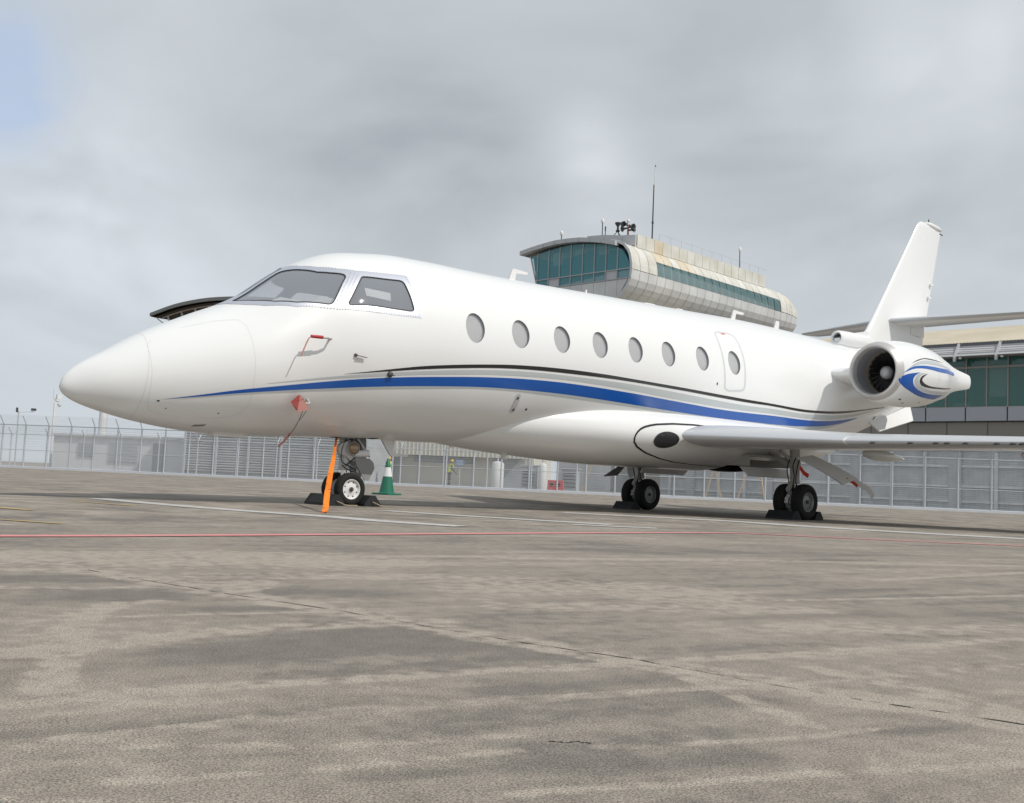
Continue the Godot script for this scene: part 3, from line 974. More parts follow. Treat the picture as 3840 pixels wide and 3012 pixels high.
func make_fuselage() -> void:
	var cuts := []
	for mirror in [false, true]:
		for w in WINDOWS:
			cuts.append(oval(w[0], TAU - w[1] if mirror else w[1], 0.148, 0.163))
		cuts.append(poly2(SHIELD, mirror))
		cuts.append(poly2(SIDELIGHT, mirror))
	var bay := PackedVector2Array([Vector2(-0.30, PI - 0.15), Vector2(0.40, PI - 0.15), Vector2(0.40, PI + 0.15), Vector2(-0.30, PI + 0.15)])
	cuts.append(bay)
	var vs := steps(0.0, TAU, TAU / 84.0)
	var us := []
	for k in 15:
		us.append(FX[0] + 0.0002 + 0.46 * pow(k / 14.0, 2.0))
	us.append_array(steps(us[-1], -2.78, 0.08).slice(1))
	var s := begin()
	skin(s, body, us, vs, [])
	var radome := obj("radome", s, M.white_paint, jet)
	s = begin()
	skin(s, body, steps(-2.78, 0.6, 0.065), vs, cuts)
	skin(s, body, steps(0.6, 14.7, 0.16), vs, cuts)
	var e := body_at(14.7)
	lathe(s, Vector3(14.7, e.x, 0), Vector3(1, 0, 0), [[0, 0.2], [0.05, 0.17], [0.06, 0.13], [0.0, 0.12], [-0.1, 0.0]], 24)
	var fus := obj("fuselage", s, M.white_paint, jet)
	# seams and hatches
	s = begin()
	var ring := []
	for k in 49:
		ring.append([-2.776 + 0.03 * cos(TAU * k / 48.0), TAU * k / 48.0])
	line_on(s, body, ring, 0.0035, 0.001)
	obj("seam", s, M.panel_gap, radome)
	for mirror in [false, true]:
		for L in [[[-2.711, 0.692], [-2.763, 0.846], [-2.748, 1.203], [-2.738, 1.525], [-2.734, 1.916], [-2.73, 2.227], [-2.68, 2.44], [-2.49, 2.54]], [[-2.4, 0.60], [-2.1, 0.68], [-1.933, 0.748], [-1.839, 0.806], [-1.785, 0.941], [-1.746, 1.276], [-1.726, 1.52], [-1.713, 1.861], [-1.70, 2.213], [-1.762, 2.376], [-1.915, 2.455], [-2.2, 2.50]]]:
			s = begin()
			line_on(s, body, pairs(poly2(L, mirror)), 0.003, 0.001)
			obj("panel_seam", s, M.panel_gap, fus)
		# the door over the wing, its outline and its handle mark
		s = begin()
		line_on(s, body, pairs(poly2([[6.13, 0.924], [6.18, 0.885], [6.26, 0.87], [6.48, 0.868], [6.58, 0.885], [6.63, 0.93], [6.648, 1.067], [6.646, 1.244], [6.635, 1.429], [6.622, 1.63], [6.60, 1.675], [6.54, 1.698], [6.24, 1.722], [6.16, 1.71], [6.122, 1.68], [6.112, 1.53], [6.105, 1.354], [6.106, 1.1]], mirror)), 0.034, 0.0015, true)
		var door := obj("emergency_exit", s, M.door_line, fus)
		s = begin()
		patch(s, body, poly2([[6.30, 0.888], [6.40, 0.888], [6.40, 0.905], [6.30, 0.905]], mirror), 0.05, 0.05, 0.003)
		obj("handle_mark", s, M.red_flag, door)
		# small fittings in the skin
		for q in [[2.212, 2.249, 0.018, 0.018], [4.962, 2.17, 0.016, 0.018], [5.93, 1.652, 0.016, 0.02], [-2.63, 2.165, 0.016, 0.02], [-2.53, 2.33, 0.01, 0.012], [-1.98, 2.36, 0.01, 0.012], [11.246, 2.217, 0.035, 0.05]]:
			s = begin()
			patch(s, body, oval(q[0], TAU - q[1] if mirror else q[1], q[2], q[3], 10), 0.1, 0.1, 0.002)
			obj("drain_port", s, M.seal, fus)
		# service plate with two connectors
		s = begin()
		patch(s, body, poly2([[1.93, 2.06], [1.955, 2.045], [1.99, 2.05], [2.01, 2.075], [2.03, 2.28], [2.01, 2.30], [1.97, 2.305], [1.945, 2.285]], mirror), 0.05, 0.05, 0.004)
		var sp := obj("service_plate", s, M.blind, fus)
		for q in [[1.97, 2.10], [1.987, 2.255]]:
			s = begin()
			patch(s, body, oval(q[0], TAU - q[1] if mirror else q[1], 0.018, 0.02, 12), 0.1, 0.1, 0.007)
			obj("connector", s, M.gear_dark, sp)
		for k in 5:
			s = begin()
			var u0 := -2.155 + 0.025 * k
			line_on(s, body, pairs(poly2([[u0, 2.775 - 0.012 * k], [u0 + 0.02, 2.70 - 0.012 * k]], mirror)), 0.012, 0.002)
			obj("vent_slot", s, M.seal, fus)
	# paint scheme
	stripe("silver_stripe", SILVER, M.silver_paint, 0.0018, fus)
	stripe("grey_stripe", UNDER, M.silver_paint, 0.0026, fus)
	stripe("blue_stripe", BLUE, M.blue_paint, 0.0034, fus)
	stripe("black_stripe", BLACK, M.black_paint, 0.0034, fus)
	# cabin windows
	for mirror in [false, true]:
		for w in WINDOWS:
			var th: float = TAU - w[1] if mirror else w[1]
			var edge := oval(w[0], th, 0.148, 0.163, 32)
			var rim := begin()
			for k in 32:
				var a := edge[k]
				var b := edge[(k + 1) % 32]
				var na := normal_of(body, a.x, a.y)
				var nb := normal_of(body, b.x, b.y)
				var A: Vector3 = body(a.x, a.y)
				var B: Vector3 = body(b.x, b.y)
				var c: Vector3 = body(w[0], th)
				var inn := (c - (A + B) * 0.5).normalized()
				tri(rim, A + na * 0.001, B + nb * 0.001, B - nb * 0.045, inn, inn, inn)
				tri(rim, A + na * 0.001, B - nb * 0.045, A - na * 0.045, inn, inn, inn)
			var win := obj("cabin_window", rim, M.window_rim, jet)
			rim = begin()
			patch(rim, body, oval(w[0], th, 0.150, 0.166, 32), 0.06, 0.06, -0.012)
			obj("pane", rim, M.cabin_glass, win)
			rim = begin()
			var rows := steps(-0.172, 0.172, 0.0086)      # pleats of the drawn blind
			for k in rows.size() - 1:
				for h in [[0.0, 0.5, -0.040, -0.036], [0.5, 1.0, -0.036, -0.040]]:
					var t0: float = lerpf(rows[k], rows[k + 1], h[0])
					var t1: float = lerpf(rows[k], rows[k + 1], h[1])
					var x0 := 0.156 * sqrt(maxf(0.0, 1.0 - pow(t0 / 0.173, 2.0)))
					var x1 := 0.156 * sqrt(maxf(0.0, 1.0 - pow(t1 / 0.173, 2.0)))
					var n0 := normal_of(body, w[0], th + t0)
					var n1 := normal_of(body, w[0], th + t1)
					var q := [body(w[0] - x0, th + t0) + n0 * h[2], body(w[0] + x0, th + t0) + n0 * h[2], body(w[0] + x1, th + t1) + n1 * h[3], body(w[0] - x1, th + t1) + n1 * h[3]]
					var nq: Vector3 = (q[1] - q[0]).cross(q[3] - q[0] if x1 > 0.001 else q[2] - q[0]).normalized()
					if nq.dot(n0) < 0.0:
						nq = -nq
					flat(rim, q, nq)
			obj("blind", rim, M.blind, win)
	# windscreen surround
	for mirror in [false, true]:
		s = begin()
		patch(s, body, poly2(FRAME, mirror), 0.07, 0.07, 0.003, [poly2(SHIELD, mirror), poly2(SIDELIGHT, mirror)])
		var fr := obj("windscreen_frame", s, M.bare_metal, jet)
		s = begin()
		line_on(s, body, pairs(poly2([[-0.791, 1.2], [-0.642, 1.003], [-0.439, 0.747]], mirror)), 0.006, 0.0045)
		obj("frame_seam", s, M.rim_grey, fr)
		s = begin()
		var riv := []
		for i in FRAME.size() - 1:
			var a := Vector2(FRAME[i][0], FRAME[i][1])
			var b := Vector2(FRAME[i + 1][0], FRAME[i + 1][1])
			var k := int(maxf(1.0, body(a.x, a.y).distance_to(body(b.x, b.y)) / 0.032))
			for j in k:
				riv.append(a.lerp(b, float(j) / k))
		for L in [[[-0.815, 1.16], [-0.62, 0.91], [-0.50, 0.745]], [[-0.73, 1.19], [-0.56, 0.96], [-0.42, 0.79]]]:
			for i in 2:
				for j in 9:
					riv.append(Vector2(L[i][0], L[i][1]).lerp(Vector2(L[i + 1][0], L[i + 1][1]), j / 9.0))
		var mid := Vector2(-0.7, 0.85)
		for p in riv:
			var q: Vector2 = p.lerp(mid, 0.028) if absf(p.x + 0.62) > 0.35 else p
			if q.y < 0.02:
				continue
			var th: float = TAU - q.y if mirror else q.y
			var n := normal_of(body, q.x, th)
			lathe(s, body(q.x, th) + n * 0.0015, n, [[0.0015, 0.0085], [0.004, 0.005], [0.0043, 0.0]], 6)
		var rv := obj("rivets", s, M.rim_grey, fr)
		rv.set_meta("kind", "stuff")
		for q in [["windscreen", SHIELD], ["side_window", SIDELIGHT]]:
			s = begin()
			line_on(s, body, pairs(poly2(q[1], mirror)), 0.015, 0.0045, true)
			var win := obj(q[0], s, M.seal, jet)
			s = begin()
			patch(s, body, poly2(q[1], mirror), 0.06, 0.06, -0.006)
			obj("pane", s, M.cockpit_glass, win)
	make_cockpit()
	# nose wheel bay
	s = begin()
	for q in [[Vector3(0.05, 1.25, 0), Vector3(0.9, 0.01, 0.5)], [Vector3(-0.34, 1.08, 0), Vector3(0.02, 0.34, 0.5)], [Vector3(0.44, 1.08, 0), Vector3(0.02, 0.34, 0.5)], [Vector3(0.05, 1.08, 0.22), Vector3(0.8, 0.34, 0.02)], [Vector3(0.05, 1.08, -0.22), Vector3(0.8, 0.34, 0.02)]]:
		box(s, q[0], q[1])
	obj("nose_wheel_bay", s, M.well, jet)

func make_cockpit() -> void:
	var cut := [poly2(SHIELD), poly2(SIDELIGHT), poly2(SHIELD, true), poly2(SIDELIGHT, true)]
	var s := begin()
	skin(s, body, steps(-1.86, 0.62, 0.08), steps(-0.001, 1.9, 0.08), cut, 0.035, -1.0)
	skin(s, body, steps(-1.86, 0.62, 0.08), steps(TAU - 1.9, TAU + 0.001, 0.08), cut, 0.035, -1.0)
	var c := obj("cockpit", s, M.liner, jet)
	s = begin()
	var wall := []
	for k in 24:
		wall.append(body(0.60, TAU * k / 24.0) * Vector3(1, 1, 0.97))
	flat(s, wall, Vector3(-1, 0, 0))
	for q in [[-1.6, -0.9], [-0.9, -0.2], [-0.2, 0.59]]:
		var wa: float = body(q[0], body_th(q[0], 1.62)).z - 0.03
		var wb: float = body(q[1], body_th(q[1], 1.62)).z - 0.03
		flat(s, [Vector3(q[0], 1.62, -wa), Vector3(q[1], 1.62, -wb), Vector3(q[1], 1.62, wb), Vector3(q[0], 1.62, wa)], Vector3.UP)
	obj("bulkhead", s, M.liner, c)
	# hooded instrument panel
	s = begin()
	prism(s, [[-1.58, 2.12], [-1.40, 2.24], [-1.08, 2.27], [-1.02, 2.24], [-1.05, 2.12], [-1.12, 1.7], [-1.50, 1.7]], Vector3(0, 0, -0.52), Vector3.RIGHT, Vector3.UP, Vector3(0, 0, 1.04))
	obj("glareshield", s, M.tan, c)
	for z in [-0.48, 0.48]:
		s = begin()
		prism(s, [[-0.15, 1.7], [0.35, 1.7], [0.40, 2.5], [0.36, 2.72], [0.28, 2.72], [0.25, 2.5], [0.20, 2.0], [-0.15, 1.95]], Vector3(0, 0, z - 0.22), Vector3.RIGHT, Vector3.UP, Vector3(0, 0, 0.44))
		obj("pilot_seat", s, M.tan, c)
	# sun screen and folded chart behind the glass, and an added reflection card
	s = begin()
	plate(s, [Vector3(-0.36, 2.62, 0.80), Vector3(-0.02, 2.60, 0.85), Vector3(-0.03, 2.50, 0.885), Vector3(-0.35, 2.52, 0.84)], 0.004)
	obj("reflection_card", s, M.paper, c)  # white card added in place of a reflection on the side window
	s = begin()
	plate(s, [Vector3(-1.35, 2.34, 0.10), Vector3(-1.12, 2.46, 0.16), Vector3(-0.92, 2.40, 0.44), Vector3(-1.18, 2.33, 0.38)], 0.004)
	obj("folded_chart", s, M.paper, c)
	s = begin()
	plate(s, [Vector3(-0.98, 2.36, 0.60), Vector3(-0.86, 2.46, 0.66), Vector3(-0.74, 2.42, 0.82), Vector3(-0.84, 2.28, 0.80)], 0.004)
	obj("sun_screen", s, M.paper, c)
	s = begin()
	rod(s, Vector3(-1.72, 2.30, 0.0), Vector3(-1.05, 2.83, 0.0), 0.02)
	obj("centre_post", s, M.liner, c)

func make_wings() -> void:
	# fairing under the wing, with the open main wheel wells
	var s := begin()
	var wells := []
	for z in [1.0, -1.0]:
		var t: float = PI - z * 0.55
		wells.append(PackedVector2Array([Vector2(6.75, t - 0.42), Vector2(7.75, t - 0.42), Vector2(7.75, t + 0.42), Vector2(6.75, t + 0.42)]))
	skin(s, fairing, steps(0.91, 10.59, 0.14), steps(0.0, TAU, TAU / 72.0), wells)
	var fair := obj("wing_fairing", s, M.white_paint, jet)
	s = begin()
	for z in [0.72, -0.72]:
		box(s, Vector3(7.25, 0.985, z), Vector3(1.1, 0.02, 1.1))
		box(s, Vector3(6.72, 0.90, z), Vector3(0.02, 0.16, 1.0))
		box(s, Vector3(7.78, 0.90, z), Vector3(0.02, 0.16, 1.0))
	obj("wheel_well", s, M.well, fair)
	var OV := [[6.2, 1.355, 1.15], [5.878, 1.369, 1.143], [5.438, 1.376, 1.131], [4.943, 1.359, 1.129], [4.587, 1.326, 1.125], [4.45, 1.303, 1.12], [4.323, 1.272, 1.128], [4.235, 1.235, 1.12], [4.182, 1.194, 1.128], [4.15, 1.15, 1.12], [4.142, 1.104, 1.103], [4.168, 1.047, 1.074], [4.276, 0.985, 1.026], [4.42, 0.943, 0.98], [4.595, 0.904, 0.926], [5.023, 0.844, 0.817], [5.438, 0.811, 0.73], [5.831, 0.797, 0.725], [6.3, 0.79, 0.7], [6.72, 0.79, 0.7]]
	for side in [1.0, -1.0]:
		s = begin()
		var L := []
		for q in OV:
			L.append([q[0], fair_th(q[0], q[1]) * side])
		line_on(s, fairing, L, 0.030, 0.003)
		obj("black_outline", s, M.black_paint, fair)
		s = begin()
		var o := []
		for k in 28:
			var x := 4.797 + 0.25 * cos(TAU * k / 28.0)
			o.append([x, fair_th(x, 1.111 + 0.108 * sin(TAU * k / 28.0) + (x - 4.797) * 0.03) * side])
		patch(s, fairing, poly2(o), 0.06, 0.06, 0.004)
		var lamp := obj("landing_light", s, M.lens_black, fair)
		s = begin()
		line_on(s, fairing, o, 0.03, 0.006, true)
		obj("bezel", s, M.seal, lamp)
		# wing
		var st := [[Vector3(5.35, 1.20, 0.9 * side), 3.4, 0.10], [Vector3(5.16, 1.195, 1.25 * side), 3.65, 0.098], [Vector3(4.89, 1.185, 1.35 * side), 4.0, 0.092], [Vector3(6.1, 1.172, 3.3 * side), 2.9, 0.082], [Vector3(7.28, 1.222, 5.2 * side), 2.25, 0.078], [Vector3(9.5, 1.33, 8.8 * side), 1.2, 0.075]]
		s = begin()
		wing_skin(s, st, Vector3.UP, 0.0, 1.0, 0.0, true, 18, 0.03, -0.015)
		var wing := obj("wing", s, M.white_paint, jet)
		for sp in [[1.36, 3.27], [3.30, 8.7]]:
			s = begin()
			var q := []
			for z in steps(sp[0], sp[1], 0.6):
				q.append(station(st, z * side))
			wing_skin(s, q, Vector3.UP, 0.0, 0.13, 0.004, false, 10, 0.03, -0.015)
			var slat := obj("slat", s, M.edge_metal, wing)
			if sp[0] > 3.0:
				for z in [3.6, 4.02, 4.30, 4.42, 4.62, 4.95, 5.12, 5.22, 5.62, 6.2, 6.9]:
					var t := station(st, z * side)
					s = begin()
					box(s, t[0] + Vector3(0.004, -0.028, 0.0), Vector3(0.05, 0.014, 0.075), Basis(Vector3.UP, 0.55 * -side))
					obj("slot", s, M.seal, slat)
		# flap track fairings under the trailing edge
		for z in [2.6, 4.7, 6.6]:
			var t := station(st, z * side)
			s = begin()
			lathe(s, t[0] + Vector3(t[1] * 0.62, -0.10, 0), Vector3(1, -0.02, 0), [[0, 0], [0.08, 0.045], [0.3, 0.085], [0.7, 0.085], [1.1, 0.05], [1.3, 0.0]], 12)
			obj("flap_fairing", s, M.white_paint, wing)

func station(st: Array, z: float) -> Array:
	for i in st.size() - 1:
		var a: float = absf(st[i][0].z)
		var b: float = absf(st[i + 1][0].z)
		if absf(z) <= b or i == st.size() - 2:
			var t := (absf(z) - a) / (b - a)
			return [st[i][0].lerp(st[i + 1][0], t), lerpf(st[i][1], st[i + 1][1], t), lerpf(st[i][2], st[i + 1][2], t)]
	return st[0]

func fair_th(x: float, y: float) -> float:
	if y < 1.2:
		var h := 1.2 - table(x, FAIR_X, FAIR_B)
		return PI - acos(pow(clampf((1.2 - y) / h, 0.0, 1.0), 2.05 / 2.0))
	var g := table(x, FAIR_X, FAIR_T) - 1.2
	return acos(pow(clampf((y - 1.2) / g, 0.0, 1.0), 2.05 / 2.0))

func make_tail() -> void:
	var s := begin()
	wing_skin(s, [[Vector3(11.55, 3.25, 0), 2.75, 0.10], [Vector3(12.16, 3.83, 0), 2.27, 0.105], [Vector3(13.15, 5.12, 0), 1.64, 0.10], [Vector3(14.09, 6.35, 0), 1.05, 0.095], [Vector3(14.16, 6.42, 0), 0.98, 0.07], [Vector3(14.28, 6.47, 0), 0.86, 0.02]], Vector3(0, 0, 1), 0.0, 1.0, 0.0, true, 16)
	var fin := obj("fin", s, M.white_paint, jet)
	s = begin()
	lathe(s, Vector3(14.45, 6.47, 0), Vector3(1, -0.05, 0), [[0, 0], [0.06, 0.035], [0.2, 0.06], [0.5, 0.06], [0.68, 0.04], [0.76, 0.0]], 14)
	obj("fin_cap", s, M.white_paint, fin)
	s = begin()
	rod(s, Vector3(14.62, 6.5, 0), Vector3(14.62, 6.58, 0), 0.012)
	obj("beacon", s, M.gear_dark, fin)
	s = begin()
	rod(s, Vector3(15.1, 6.35, 0), Vector3(15.24, 6.34, 0), 0.012)
	obj("static_wick", s, M.gear_dark, fin)
	for q in [[14.66, 4.82], [14.75, 5.12]]:
		s = begin()
		box(s, Vector3(q[0] - 0.06, q[1], 0), Vector3(0.09, 0.05, 0.13))
		obj("rudder_hinge", s, M.white_paint, fin)
	s = begin()
	for sd in [1.0, -1.0]:
		for k in 10:
			var y0 := lerpf(3.9, 6.25, k / 10.0)
			var y1 := lerpf(3.9, 6.25, (k + 1) / 10.0)
			var xa := lerpf(13.85, 14.82, k / 10.0)
			var xb := lerpf(13.85, 14.82, (k + 1) / 10.0)
			var za: float = lerpf(0.062, 0.026, k / 10.0) * sd
			var zb: float = lerpf(0.062, 0.026, (k + 1) / 10.0) * sd
			flat(s, [Vector3(xa, y0, za), Vector3(xa + 0.012, y0, za), Vector3(xb + 0.012, y1, zb), Vector3(xb, y1, zb)], Vector3(0, 0, sd))
	obj("rudder_gap", s, M.panel_gap, fin)
	# cooling intake at the root of the fin
	s = begin()
	lathe(s, Vector3(11.05, 3.51, 0), Vector3(1, 0.02, 0), [[0.35, 0.0], [0.35, 0.085], [0.02, 0.095], [0.0, 0.112], [0.012, 0.13], [0.06, 0.145], [0.4, 0.155], [1.0, 0.15], [1.6, 0.10]], 24)
	var intake := obj("air_intake", s, M.white_paint, jet)
	s = begin()
	lathe(s, Vector3(11.05, 3.51, 0), Vector3(1, 0.02, 0), [[0.3, 0.0], [0.3, 0.083], [0.06, 0.09]], 20)
	obj("intake_throat", s, M.duct, intake)
	s = begin()
	prism(s, [[0.15, 3.2], [0.08, 3.5], [0.4, 3.62], [1.3, 3.8], [2.0, 3.9], [2.0, 3.2]], Vector3(11.0, 0, -0.06), Vector3.RIGHT, Vector3.UP, Vector3(0, 0, 0.12))
	obj("intake_saddle", s, M.white_paint, intake)
	for side in [1.0, -1.0]:
		var st := [[Vector3(12.76, 4.08, 0.02 * side), 1.72, 0.082], [Vector3(13.2, 4.13, 0.80 * side), 1.52, 0.080], [Vector3(14.5, 4.27, 3.1 * side), 0.86, 0.078], [Vector3(14.62, 4.275, 3.2 * side), 0.72, 0.04]]
		s = begin()
		wing_skin(s, st, Vector3.UP, 0.0, 1.0, 0.0, true, 14, 0.0, -0.045)
		var tp := obj("tailplane", s, M.white_paint, jet)
		s = begin()
		var q := []
		for z in steps(0.12, 3.1, 0.5):
			q.append(station(st, z * side))
		wing_skin(s, q, Vector3.UP, 0.0, 0.10, 0.003, false, 8, 0.0, -0.045)
		obj("deicing_edge", s, M.edge_metal, tp)
		# canted strake under the tail
		s = begin()
		plate(s, [Vector3(11.2, 1.86, 0.62 * side), Vector3(11.33, 1.665, 0.80 * side), Vector3(12.58, 1.96, 0.80 * side), Vector3(13.0, 2.30, 0.50 * side)], 0.03)
		obj("tail_strake", s, M.white_paint, jet)
	s = begin()
	box(s, Vector3(14.05, 4.06, 0), Vector3(0.55, 0.30, 0.17))
	obj("tailplane_hinge", s, M.white_paint, fin)

func make_engines() -> void:
	var nacelles := []
	for side in [1.0, -1.0]:
		var base := Vector3(NAC_AT.x, NAC_AT.y, 0.0)
		var root := Node3D.new()
		root.name = "engine"
		root.position = base
		if side < 0.0:
			root.scale = Vector3(1, 1, -1)
		jet.add_child(root, true)
		nacelles.append(root)
		var shift := func(s: SurfaceTool) -> SurfaceTool: return s
		var f := func(t: float, th: float) -> Vector3: return cowl(t, th) - base
		var fe := func(u: float, th: float) -> Vector3: return cowl_end(u, th) - base
		var s := begin()
		skin(s, f, steps(0.14, 2.05, 0.05), steps(0.0, TAU, TAU / 112.0), [])
		obj("cowl", s, M.white_paint, root)
		s = begin()
		skin(s, fe, steps(0.0, 1.0, 0.1), steps(0.0, TAU, TAU / 128.0), [])
		skin(s, fe, steps(0.0, 1.0, 0.1), steps(0.0, TAU, TAU / 128.0), [], 0.025, -1.0)
		obj("thrust_reverser", s, M.white_paint, root)
		var ax := Vector3(1, NAC_RISE, 0).normalized()
		var c0 := NAC_AT - base
		s = begin()
		lathe(s, c0, ax, [[0.16, 0.392], [0.06, 0.395], [0.02, 0.408], [0.0, 0.432], [0.018, 0.452], [0.05, 0.465], [0.10, 0.488], [0.145, 0.503]], 64)
		obj("inlet_lip", s, M.lip_metal, root)
		s = begin()
		lathe(s, c0, ax, [[0.62, 0.0], [0.62, 0.365], [0.62, 0.365], [0.5, 0.372], [0.3, 0.385], [0.155, 0.393]], 48)
		obj("inlet_duct", s, M.duct, root)
		s = begin()
		lathe(s, c0, ax, [[0.6, 0.37], [0.42, 0.366], [0.41, 0.374], [0.42, 0.380]], 48)
		obj("fan_ring", s, M.tan, root)
		s = begin()
		lathe(s, c0, ax, [[0.36, 0.0], [0.365, 0.045], [0.39, 0.085], [0.44, 0.112], [0.52, 0.12]], 28)
		obj("spinner", s, M.spinner, root)
		var bl := begin()
		for k in 5:
			var r0 := lerpf(0.115, 0.362, k / 5.0)
			var r1 := lerpf(0.115, 0.362, (k + 1) / 5.0)
			var a0 := lerpf(0.35, 1.0, k / 5.0)
			var a1 := lerpf(0.35, 1.0, (k + 1) / 5.0)
			var w0 := 0.055
			var P := []
			for z in [[r0, a0], [r1, a1]]:
				P.append(Vector3(0.49 - w0 * cos(z[1]), z[0], -w0 * sin(z[1]) * 0.9))
				P.append(Vector3(0.49 + w0 * cos(z[1]), z[0], w0 * sin(z[1]) * 0.9))
			face(bl, [P[0], P[1], P[3], P[2]], Vector3(0.9, P[0].y, -0.3))
		var blade := bl.commit()
		for k in 22:
			meshed("fan_blade", blade, M.blade, root, Transform3D(Basis(ax, TAU * k / 22.0), c0))
		for called in SWOOSH:
			s = begin()
			var m: Material = M.blue_paint if "blue" in called else M.black_paint if "black" in called else M.silver_paint
			patch(s, f, poly2(smooth_loop(SWOOSH[called])), 0.05, 0.05, 0.003)
			obj(called, s, m, root)
		s = begin()
		line_on(s, f, [[1.24, 0.4], [1.24, 1.2], [1.24, 2.0], [1.24, 2.8]], 0.005, 0.0035)
		obj("cowl_seam", s, M.panel_gap, root)
		for q in [[0.42, 2.62, 0.035, 0.035], [0.62, 2.75, 0.03, 0.02], [1.05, 2.62, 0.03, 0.02]]:
			s = begin()
			patch(s, f, oval(q[0], q[1], q[2], q[3], 12), 0.1, 0.1, 0.003)
			obj("drain", s, M.seal, root)
		# pylon
		s = begin()
		wing_skin(s, [[Vector3(9.05, 2.56, 0.55) - base, 3.2, 0.10], [Vector3(9.2, 2.56, 1.2) - base, 2.8, 0.11], [Vector3(9.27, 2.56, 1.5) - base, 2.5, 0.12]], Vector3.UP, 0.0, 1.0, 0.0, true, 14)
		obj("pylon", s, M.white_paint, root)

func smooth_loop(a: Array) -> Array:
	var o := []
	var n := a.size()
	var P := []
	for q in a:
		P.append(Vector2(q[0], q[1]))
	for i in n:
		var p0: Vector2 = P[(i - 1 + n) % n]
		var p1: Vector2 = P[i]
		var p2: Vector2 = P[(i + 1) % n]
		var p3: Vector2 = P[(i + 2) % n]
		if (p1 - p0).angle_to(p2 - p1) > 1.6 or (p1 - p0).angle_to(p2 - p1) < -1.6:
			p0 = p1
		if absf((p2 - p1).angle_to(p3 - p2)) > 1.6:
			p3 = p2
		for k in 4:
			var t := k / 4.0
			var v := p1.cubic_interpolate(p2, p0, p3, t)
			o.append([v.x, v.y])
	return o

func make_antennas() -> void:
	for q in [[2.55, 0.20, 0.22], [7.70, 0.20, 0.22]]:      # hooked blade antennas on the roof
		var y := body(q[0], 0.0).y - 0.02
		var s := begin()
		prism(s, [[0.0, 0.0], [0.12, 0.0], [0.15, 0.155], [0.36, 0.165], [0.37, 0.20], [0.10, 0.215], [0.07, 0.19]], Vector3(q[0], y, -0.012), Vector3.RIGHT, Vector3.UP, Vector3(0, 0, 0.024))
		obj("blade_antenna", s, M.white_flat, jet)
	var s := begin()
	prism(s, [[0.0, 0.0], [0.16, 0.0], [0.17, 0.2], [0.07, 0.2]], Vector3(8.97, body(8.97, 0).y - 0.02, -0.012), Vector3.RIGHT, Vector3.UP, Vector3(0, 0, 0.024))
	obj("blade_antenna", s, M.white_flat, jet)
	s = begin()
	rod(s, Vector3(4.12, 3.28, 0), Vector3(4.14, 3.38, 0), 0.025, 0.012)
	obj("antenna_stub", s, M.white_flat, jet)
	for q in [[5.36, 5.81], [6.21, 6.45]]:
		s = begin()
		var l: float = q[1] - q[0]
		lathe(s, Vector3(q[0], body(q[0], 0).y - 0.01, 0), Vector3(1, 0.02, 0), [[0, 0], [l * 0.08, 0.03], [l * 0.3, 0.052], [l * 0.7, 0.052], [l * 0.92, 0.03], [l, 0]], 16)
		obj("dome_antenna", s, M.white_flat, jet)
	s = begin()
	prism(s, [[0.53, 0.86], [0.74, 0.86], [0.72, 0.72], [0.74, 0.69], [0.95, 0.685], [0.955, 0.655], [0.70, 0.648], [0.66, 0.68]], Vector3(0, 0, -0.014), Vector3.RIGHT, Vector3.UP, Vector3(0, 0, 0.028))
	obj("belly_antenna", s, M.white_flat, jet)
	s = begin()
	prism(s, [[1.62, 0.9], [1.74, 0.9], [1.72, 0.82], [1.66, 0.82]], Vector3(0, 0, -0.01), Vector3.RIGHT, Vector3.UP, Vector3(0, 0, 0.02))
	obj("belly_antenna", s, M.white_flat, jet)
	s = begin()
	prism(s, [[2.55, 0.80], [2.68, 0.80], [2.66, 0.70], [2.60, 0.70]], Vector3(0, 0, -0.01), Vector3.RIGHT, Vector3.UP, Vector3(0, 0, 0.02))
	obj("belly_antenna", s, M.white_flat, jet)
	s = begin()
	box(s, Vector3(-1.62, 0.772, 0.02), Vector3(0.42, 0.03, 0.2))
	obj("flat_antenna", s, M.white_flat, jet)
	# stall vanes and probes on both sides
	for side in [1.0, -1.0]:
		s = begin()
		var n := normal_of(body, -0.569, 1.735 * side)
		var p := body(-0.569, 1.735 * side)
		rod(s, p, p + n * 0.02, 0.022, 0.018)
		plate(s, [p + n * 0.012, p + n * 0.045 + Vector3(0.02, 0, 0), p + n * 0.05 + Vector3(0.14, -0.01, 0), p + n * 0.025 + Vector3(0.12, -0.012, 0)], 0.006)
		obj("stall_vane", s, M.gear_dark, jet)
		s = begin()
		n = normal_of(body, -0.074, 1.928 * side)
		p = body(-0.074, 1.928 * side)
		lathe(s, p, n, [[0, 0.036], [0.02, 0.036], [0.03, 0.03], [0.034, 0]], 16)
		rod(s, p + n * 0.02, p + n * 0.03 + Vector3(0.06, -0.005, 0), 0.012, 0.004)
		obj("temperature_probe", s, M.gear_dark, jet)
		s = begin()
		n = normal_of(body, -0.926, 1.527 * side)
		p = body(-0.90, 1.527 * side)
		hose(s, [p, p + n * 0.09, p + n * 0.11 + Vector3(-0.06, 0, 0), p + n * 0.11 + Vector3(-0.26, -0.005, 0)], 0.013, 8)
		obj("pitot_probe", s, M.gear_grey, jet)
		s = begin()
		n = normal_of(body, -1.055, 2.2 * side)
		p = body(-1.02, 2.2 * side)
		hose(s, [p, p + n * 0.08, p + n * 0.10 + Vector3(-0.05, 0, 0), p + n * 0.10 + Vector3(-0.11, 0, 0)], 0.013, 8)
		obj("pitot_probe", s, M.gear_grey, jet)

